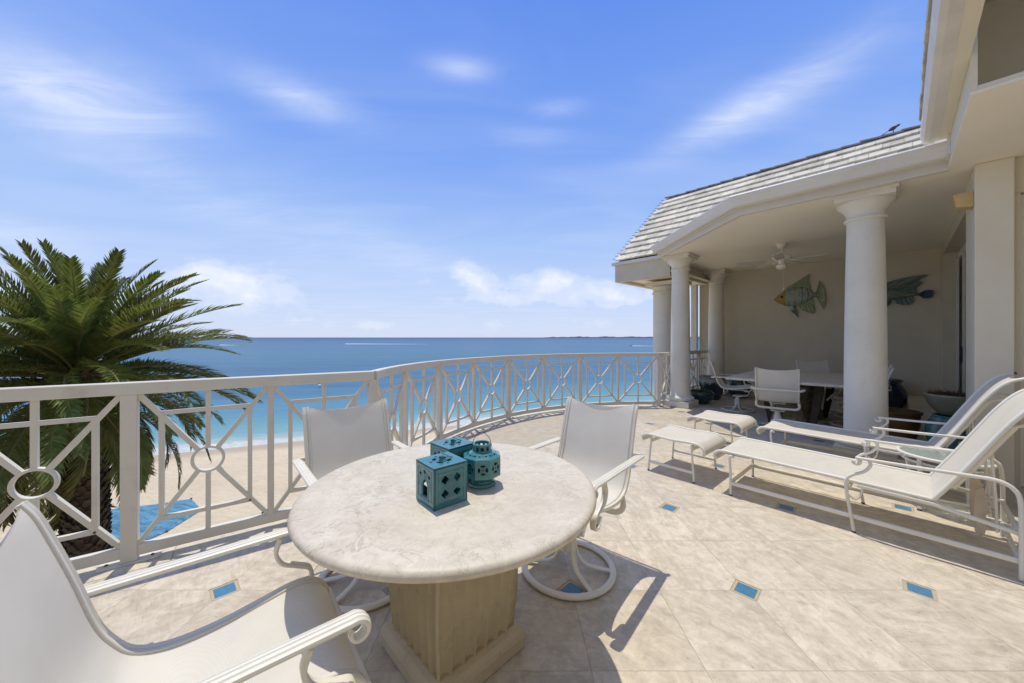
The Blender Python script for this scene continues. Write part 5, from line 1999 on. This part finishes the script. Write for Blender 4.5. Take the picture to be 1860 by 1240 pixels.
def lounger(label):
    t = thing('chaise_lounger', label, 'lounger', (0, 0, 0), LROT, 'white sling loungers')
    W = .60
    seat = catmull([(0, -.125, .292), (0, -.14, .325), (0, -.115, .357), (0, -.06, .370), (0, .1, .368), (0, .5, .360), (0, .9, .352), (0, 1.15, .346)], 5)
    back = catmull([(0, 1.15, .346), (0, 1.20, .43), (0, 1.28, .575), (0, 1.36, .73), (0, 1.44, .88), (0, 1.51, .985), (0, 1.57, 1.04), (0, 1.64, 1.07)], 5)
    mb = MB(); strip_sling(mb, seat, W - .02, sag=.006); mb.build('seat_sling', M['fabric2'], t, smooth=60)
    mb = MB(); strip_sling(mb, back, W - .02, sag=.016, scoop_end=.055); mb.build('back_sling', M['fabric2'], t, smooth=60)
    for s in (-1, 1):
        x = s * .30
        for nm, p in (('seat_rail', seat), ('back_rail', back)):
            mb = MB(); mb.tube([Vector((x, q.y, q.z)) for q in p], .013, 8, side=(1, 0, 0)); mb.build(nm, M['white'], t, smooth=60)
        x2 = s * .322
        mb = MB(); mb.tube(catmull([(x2 - s * .02, .02, .335), (x2 - s * .006, -.0, .345), (x2, -.008, .32), (x2, -.002, .2), (x2, .0, .012)], 5), .0105, 8); lg = mb.build('leg', M['white'], t, smooth=60)
        mb = MB(); mb.lathe([(.012, .001), (.012, .012)], 8, c=(x2, 0, 0)); mb.build('foot_cap', M['rubber'], lg)
        # lower and upper flat side beams
        mb = MB(); mb.sweep([(x2, .0, .11), (x2, 1.47, .11)], rect(.016, .032, .003), side=(1, 0, 0)); mb.build('stretcher', M['white'], t, smooth=50)
        mb = MB(); mb.sweep([(x2 - s * .012, .80, .330), (x2 - s * .012, 1.15, .320), (x2 - s * .012, 1.47, .262)], rect(.014, .024, .003), side=(1, 0, 0)); mb.build('side_beam', M['white'], t, smooth=50)
        # arm with scroll, front S support running into a leg, rounded rear
        x3 = s * .335
        arm = spiral((.795, .508), .012, .026, R(-200), R(90), 16, x3)
        arm += [Vector((x3, .86, .535)), Vector((x3, 1.05, .540)), Vector((x3, 1.25, .548))]
        arm += catmull([(x3, 1.36, .553), (x3, 1.41, .545), (x3, 1.45, .515), (x3, 1.47, .46), (x3, 1.475, .3), (x3, 1.475, .012)], 5)
        mb = MB(); mb.tube(arm, .0115, 8, side=(1, 0, 0)); mb.build('armrest', M['white'], t, smooth=60)
        sp_ = catmull([(x3, .862, .528), (x3, .868, .495), (x3, .835, .445), (x3, .775, .405), (x3, .745, .36), (x3, .748, .28), (x3, .765, .15), (x3, .785, .012)], 6)
        mb = MB(); mb.tube(sp_, .0105, 8, side=(1, 0, 0)); lg = mb.build('leg', M['white'], t, smooth=60)
        mb = MB(); mb.lathe([(.012, .001), (.012, .012)], 8, c=(x3, .785, 0)); mb.build('foot_cap', M['rubber'], lg)
        mb = MB(); mb.sweep(catmull([(x3, .76, .255), (x3 - s * .015, .79, .235), (x3 - s * .02, .815, .26), (x3 - s * .03, .83, .33)], 4), rect(.016, .012, .002), side=(1, 0, 0)); mb.build('bracket', M['white'], t, smooth=50)
        # back frame brace, outboard strut
        mb = MB(); mb.sweep([(s * .262, 1.23, .44), (s * .262, 1.33, .62), (s * .25, 1.42, .79), (s * .24, 1.46, .86)], rect(.022, .03, .004), side=(1, 0, 0)); mb.build('back_brace', M['white'], t, smooth=50)
        mb = MB(); mb.sweep([(s * .20, 1.38, .72), (s * .19, 1.40, .4), (s * .18, 1.405, .20)], rect(.03, .012, .003), side=(1, 0, 0)); mb.build('prop', M['white'], t, smooth=50)
        # notched adjuster plate
        out = [(1.345, .44), (1.325, .42), (1.32, .26), (1.325, .16), (1.345, .13), (1.365, .16)]
        for k in range(5):
            z = .18 + k * .048
            out += [(1.367, z), (1.392 - .002 * k, z + .02), (1.367, z + .028)]
        out += [(1.362, .44)]
        mb = MB(); mb.prism(out, -.012, .012, Matrix.Translation((s * .13, 0, 0)) @ Matrix(((0, 0, 1, 0), (1, 0, 0, 0), (0, 1, 0, 0), (0, 0, 0, 1)))); mb.build('notched_bracket', M['brace'], t, bevel=.003)
    for (y, z, nm) in ((0.0, .115, 'cross_bar'), (.76, .315, 'cross_bar'), (1.47, .262, 'cross_bar'), (1.47, .11, 'cross_bar')):
        mb = MB(); mb.sweep([(-.32, y, z), (.32, y, z)], rect(.018, .03, .003), side=(0, 1, 0)); mb.build(nm, M['white'], t, smooth=50)
    # headrest handle loop at the back
    mb = MB(); mb.sweep(catmull([(-.24, 1.46, .86), (-.23, 1.52, .88), (-.20, 1.60, .885), (-.10, 1.64, .88), (.10, 1.64, .88), (.20, 1.60, .885), (.23, 1.52, .88), (.24, 1.46, .86)], 5), rect(.012, .032, .003), side=(0, 0, 1)); mb.build('back_handle', M['white'], t, smooth=50)
    for (y, z) in ((1.645, 1.07), (-.125, .293)):
        if z < .5:
            mb = MB(); mb.tube([(-.30, y, z), (.30, y, z)], .012, 8); mb.build('end_bar', M['white'], t, smooth=60)
    for s in (-1, 1):
        mb = MB(); mb.tube([(s * .30, 1.64, 1.07), (s * .30, 1.655, 1.074)], .011, 8); mb.build('end_cap', M['rubber'], t)
    return t


L0 = Vector((1.926, 3.134)) + WD * .32
l1 = lounger('nearer white sling lounger with raised back at the right edge')
l1.location = (L0.x, L0.y, 0)
l2 = copy_tree(l1, 'farther white sling lounger partly in shade beside the nearest column')
L2 = L0 + Vector((.975, .845))
l2.location = (L2.x, L2.y, 0)


def ottoman(label):
    t = thing('footstool', label, 'footstool', (0, 0, 0), LROT, 'white sling footstools')
    seat = catmull([(0, -.285, .30), (0, -.30, .335), (0, -.275, .362), (0, -.22, .374), (0, 0, .366), (0, .22, .374), (0, .285, .355), (0, .318, .315), (0, .31, .27)], 6)
    mb = MB(); strip_sling(mb, seat, .535, sag=.003); mb.build('seat_sling', M['fabric2'], t, smooth=60)
    for s in (-1, 1):
        mb = MB(); mb.tube([Vector((s * .272, q.y, q.z)) for q in seat], .012, 8, side=(1, 0, 0)); mb.build('side_rail', M['white'], t, smooth=60)
        for (y, yb) in ((-.20, -.229), (.20, .229)):
            mb = MB(); mb.sweep([(s * .268, y, .35), (s * .275, (y + yb) / 2, .18), (s * .28, yb, .012)], rect(.017, .017, .004), side=(1, 0, 0)); lg = mb.build('leg', M['white'], t, smooth=50)
            mb = MB(); mb.lathe([(.011, .001), (.011, .012)], 8, c=(s * .28, yb, 0)); mb.build('foot_cap', M['rubber'], lg)
        mb = MB(); mb.sweep([(s * .278, -.225, .095), (s * .278, .225, .095)], rect(.012, .026, .003), side=(1, 0, 0)); mb.build('stretcher', M['white'], t, smooth=50)
    for y in (-.205, .205):
        mb = MB(); mb.sweep(catmull([(-.27, y, .345), (-.25, y, .318), (-.2, y, .312), (.2, y, .312), (.25, y, .318), (.27, y, .345)], 4), rect(.012, .034, .003), side=(0, 1, 0)); mb.build('cross_bar', M['white'], t, smooth=50)
    return t


o1 = ottoman('nearer white sling footstool at the foot of the near lounger')
o1.location = (1.794, 3.759, 0)
o2 = copy_tree(o1, 'farther white sling footstool behind the other near the column')
o2.location = (1.794 + .888, 3.759 + .83, 0)


# ------------------------------------------------------------------ side table between the loungers
def side_table():
    t = thing('side_table', 'small white metal side table with an oval glass top between the loungers', 'side table', (3.52, 2.90, 0), LROT)
    n = 40
    def ell(a, b, z): return [Vector((a * math.cos(2 * math.pi * k / n), b * math.sin(2 * math.pi * k / n), z)) for k in range(n)]
    mb = MB(); mb.sweep(ell(.26, .26, .425), circ(.014, 8), closed=True); mb.build('rim', M['white'], t, smooth=60)
    mb = MB(); mb.lathe([(.001, .424), (.246, .424), (.246, .430), (.001, .430)], 40); mb.build('glass_top', M['glass'], t, smooth=30)
    mb = MB(); mb.sweep(ell(.235, .235, .375), circ(.009, 8), closed=True); mb.build('lower_hoop', M['white'], t, smooth=60)
    for k in range(4):
        a = R(45 + 90 * k + 12)
        ca, sa = math.cos(a), math.sin(a)
        pth = catmull([(.25 * ca, .25 * sa, .415), (.255 * ca, .255 * sa, .37), (.235 * ca, .235 * sa, .2), (.25 * ca, .25 * sa, .012)], 5)
        mb = MB(); mb.sweep(pth, rect(.03, .016, .004), side=(-sa, ca, 0)); lg = mb.build('leg', M['white'], t, smooth=50)
        mb = MB(); mb.lathe([(.016, .001), (.016, .012)], 10, c=(.25 * ca, .25 * sa, 0)); mb.build('foot_cap', M['rubber'], lg)
    for z in (.12,):
        mb = MB(); mb.sweep(ell(.22, .22, z), circ(.008, 6), closed=True); mb.build('stretcher_hoop', M['white'], t, smooth=60)
    mb = MB(); mb.tube([(-.2, 0, .39), (.2, 0, .39)], .008, 6); mb.tube([(0, -.2, .39), (0, .2, .39)], .008, 6); mb.build('glass_support', M['white'], t, smooth=60)


side_table()


# ------------------------------------------------------------------ dining table
def dining():
    P = ns(7.5, -1.12)
    t = thing('dining_table', 'large rectangular pale stone dining table under the ceiling fan', 'table', (P.x, P.y, 0), HROT)
    hn, hs_ = 1.09, .76
    mb = MB(); mb.box((0, 0, .742), (2 * hs_, 2 * hn, .04)); mb.build('tabletop', M['table'], t, bevel=.012)
    for y in (-.55, .55):
        mb = MB()
        rings = []
        for i in range(9):
            z = .0 + .70 * i / 8
            r = .22 + .03 * math.cos(i * .8) + .03 * abs(i / 8 - .5)
            rings.append([Vector((r * (1 + .07 * math.sin(11 * a + i)) * math.cos(a), y + r * (1 + .07 * math.sin(11 * a + i)) * math.sin(a), z)) for a in [2 * math.pi * k / 44 for k in range(44)]])
        vs = [p for r_ in rings for p in r_]; fs = []
        for i in range(8):
            for k in range(44): fs.append((i * 44 + k, i * 44 + (k + 1) % 44, (i + 1) * 44 + (k + 1) % 44, (i + 1) * 44 + k))
        mb.add(vs, fs); mb.build('coral_pedestal', M['coral'], t, smooth=60)
    for (x, y, lx) in ((.36, -.72, -.10), (-.36, .72, .10), (.36, .72, -.10), (-.36, .72 - 1.2, .1)):
        mb = MB(); mb.sweep([(x + lx, y, .003), (x + lx * .5, y, .3), (x, y, .72)], rect(.10, .07, .008), side=(1, 0, 0), sc=[.75, .95, 1.1]); mb.build('leg', M['wood'], t, smooth=40)


dining()
print('objects', len(bpy.data.objects), 'tris', sum(len(o.data.loop_triangles) if False else sum(len(p.vertices) - 2 for p in o.data.polygons) for o in bpy.data.objects if o.type == 'MESH'))
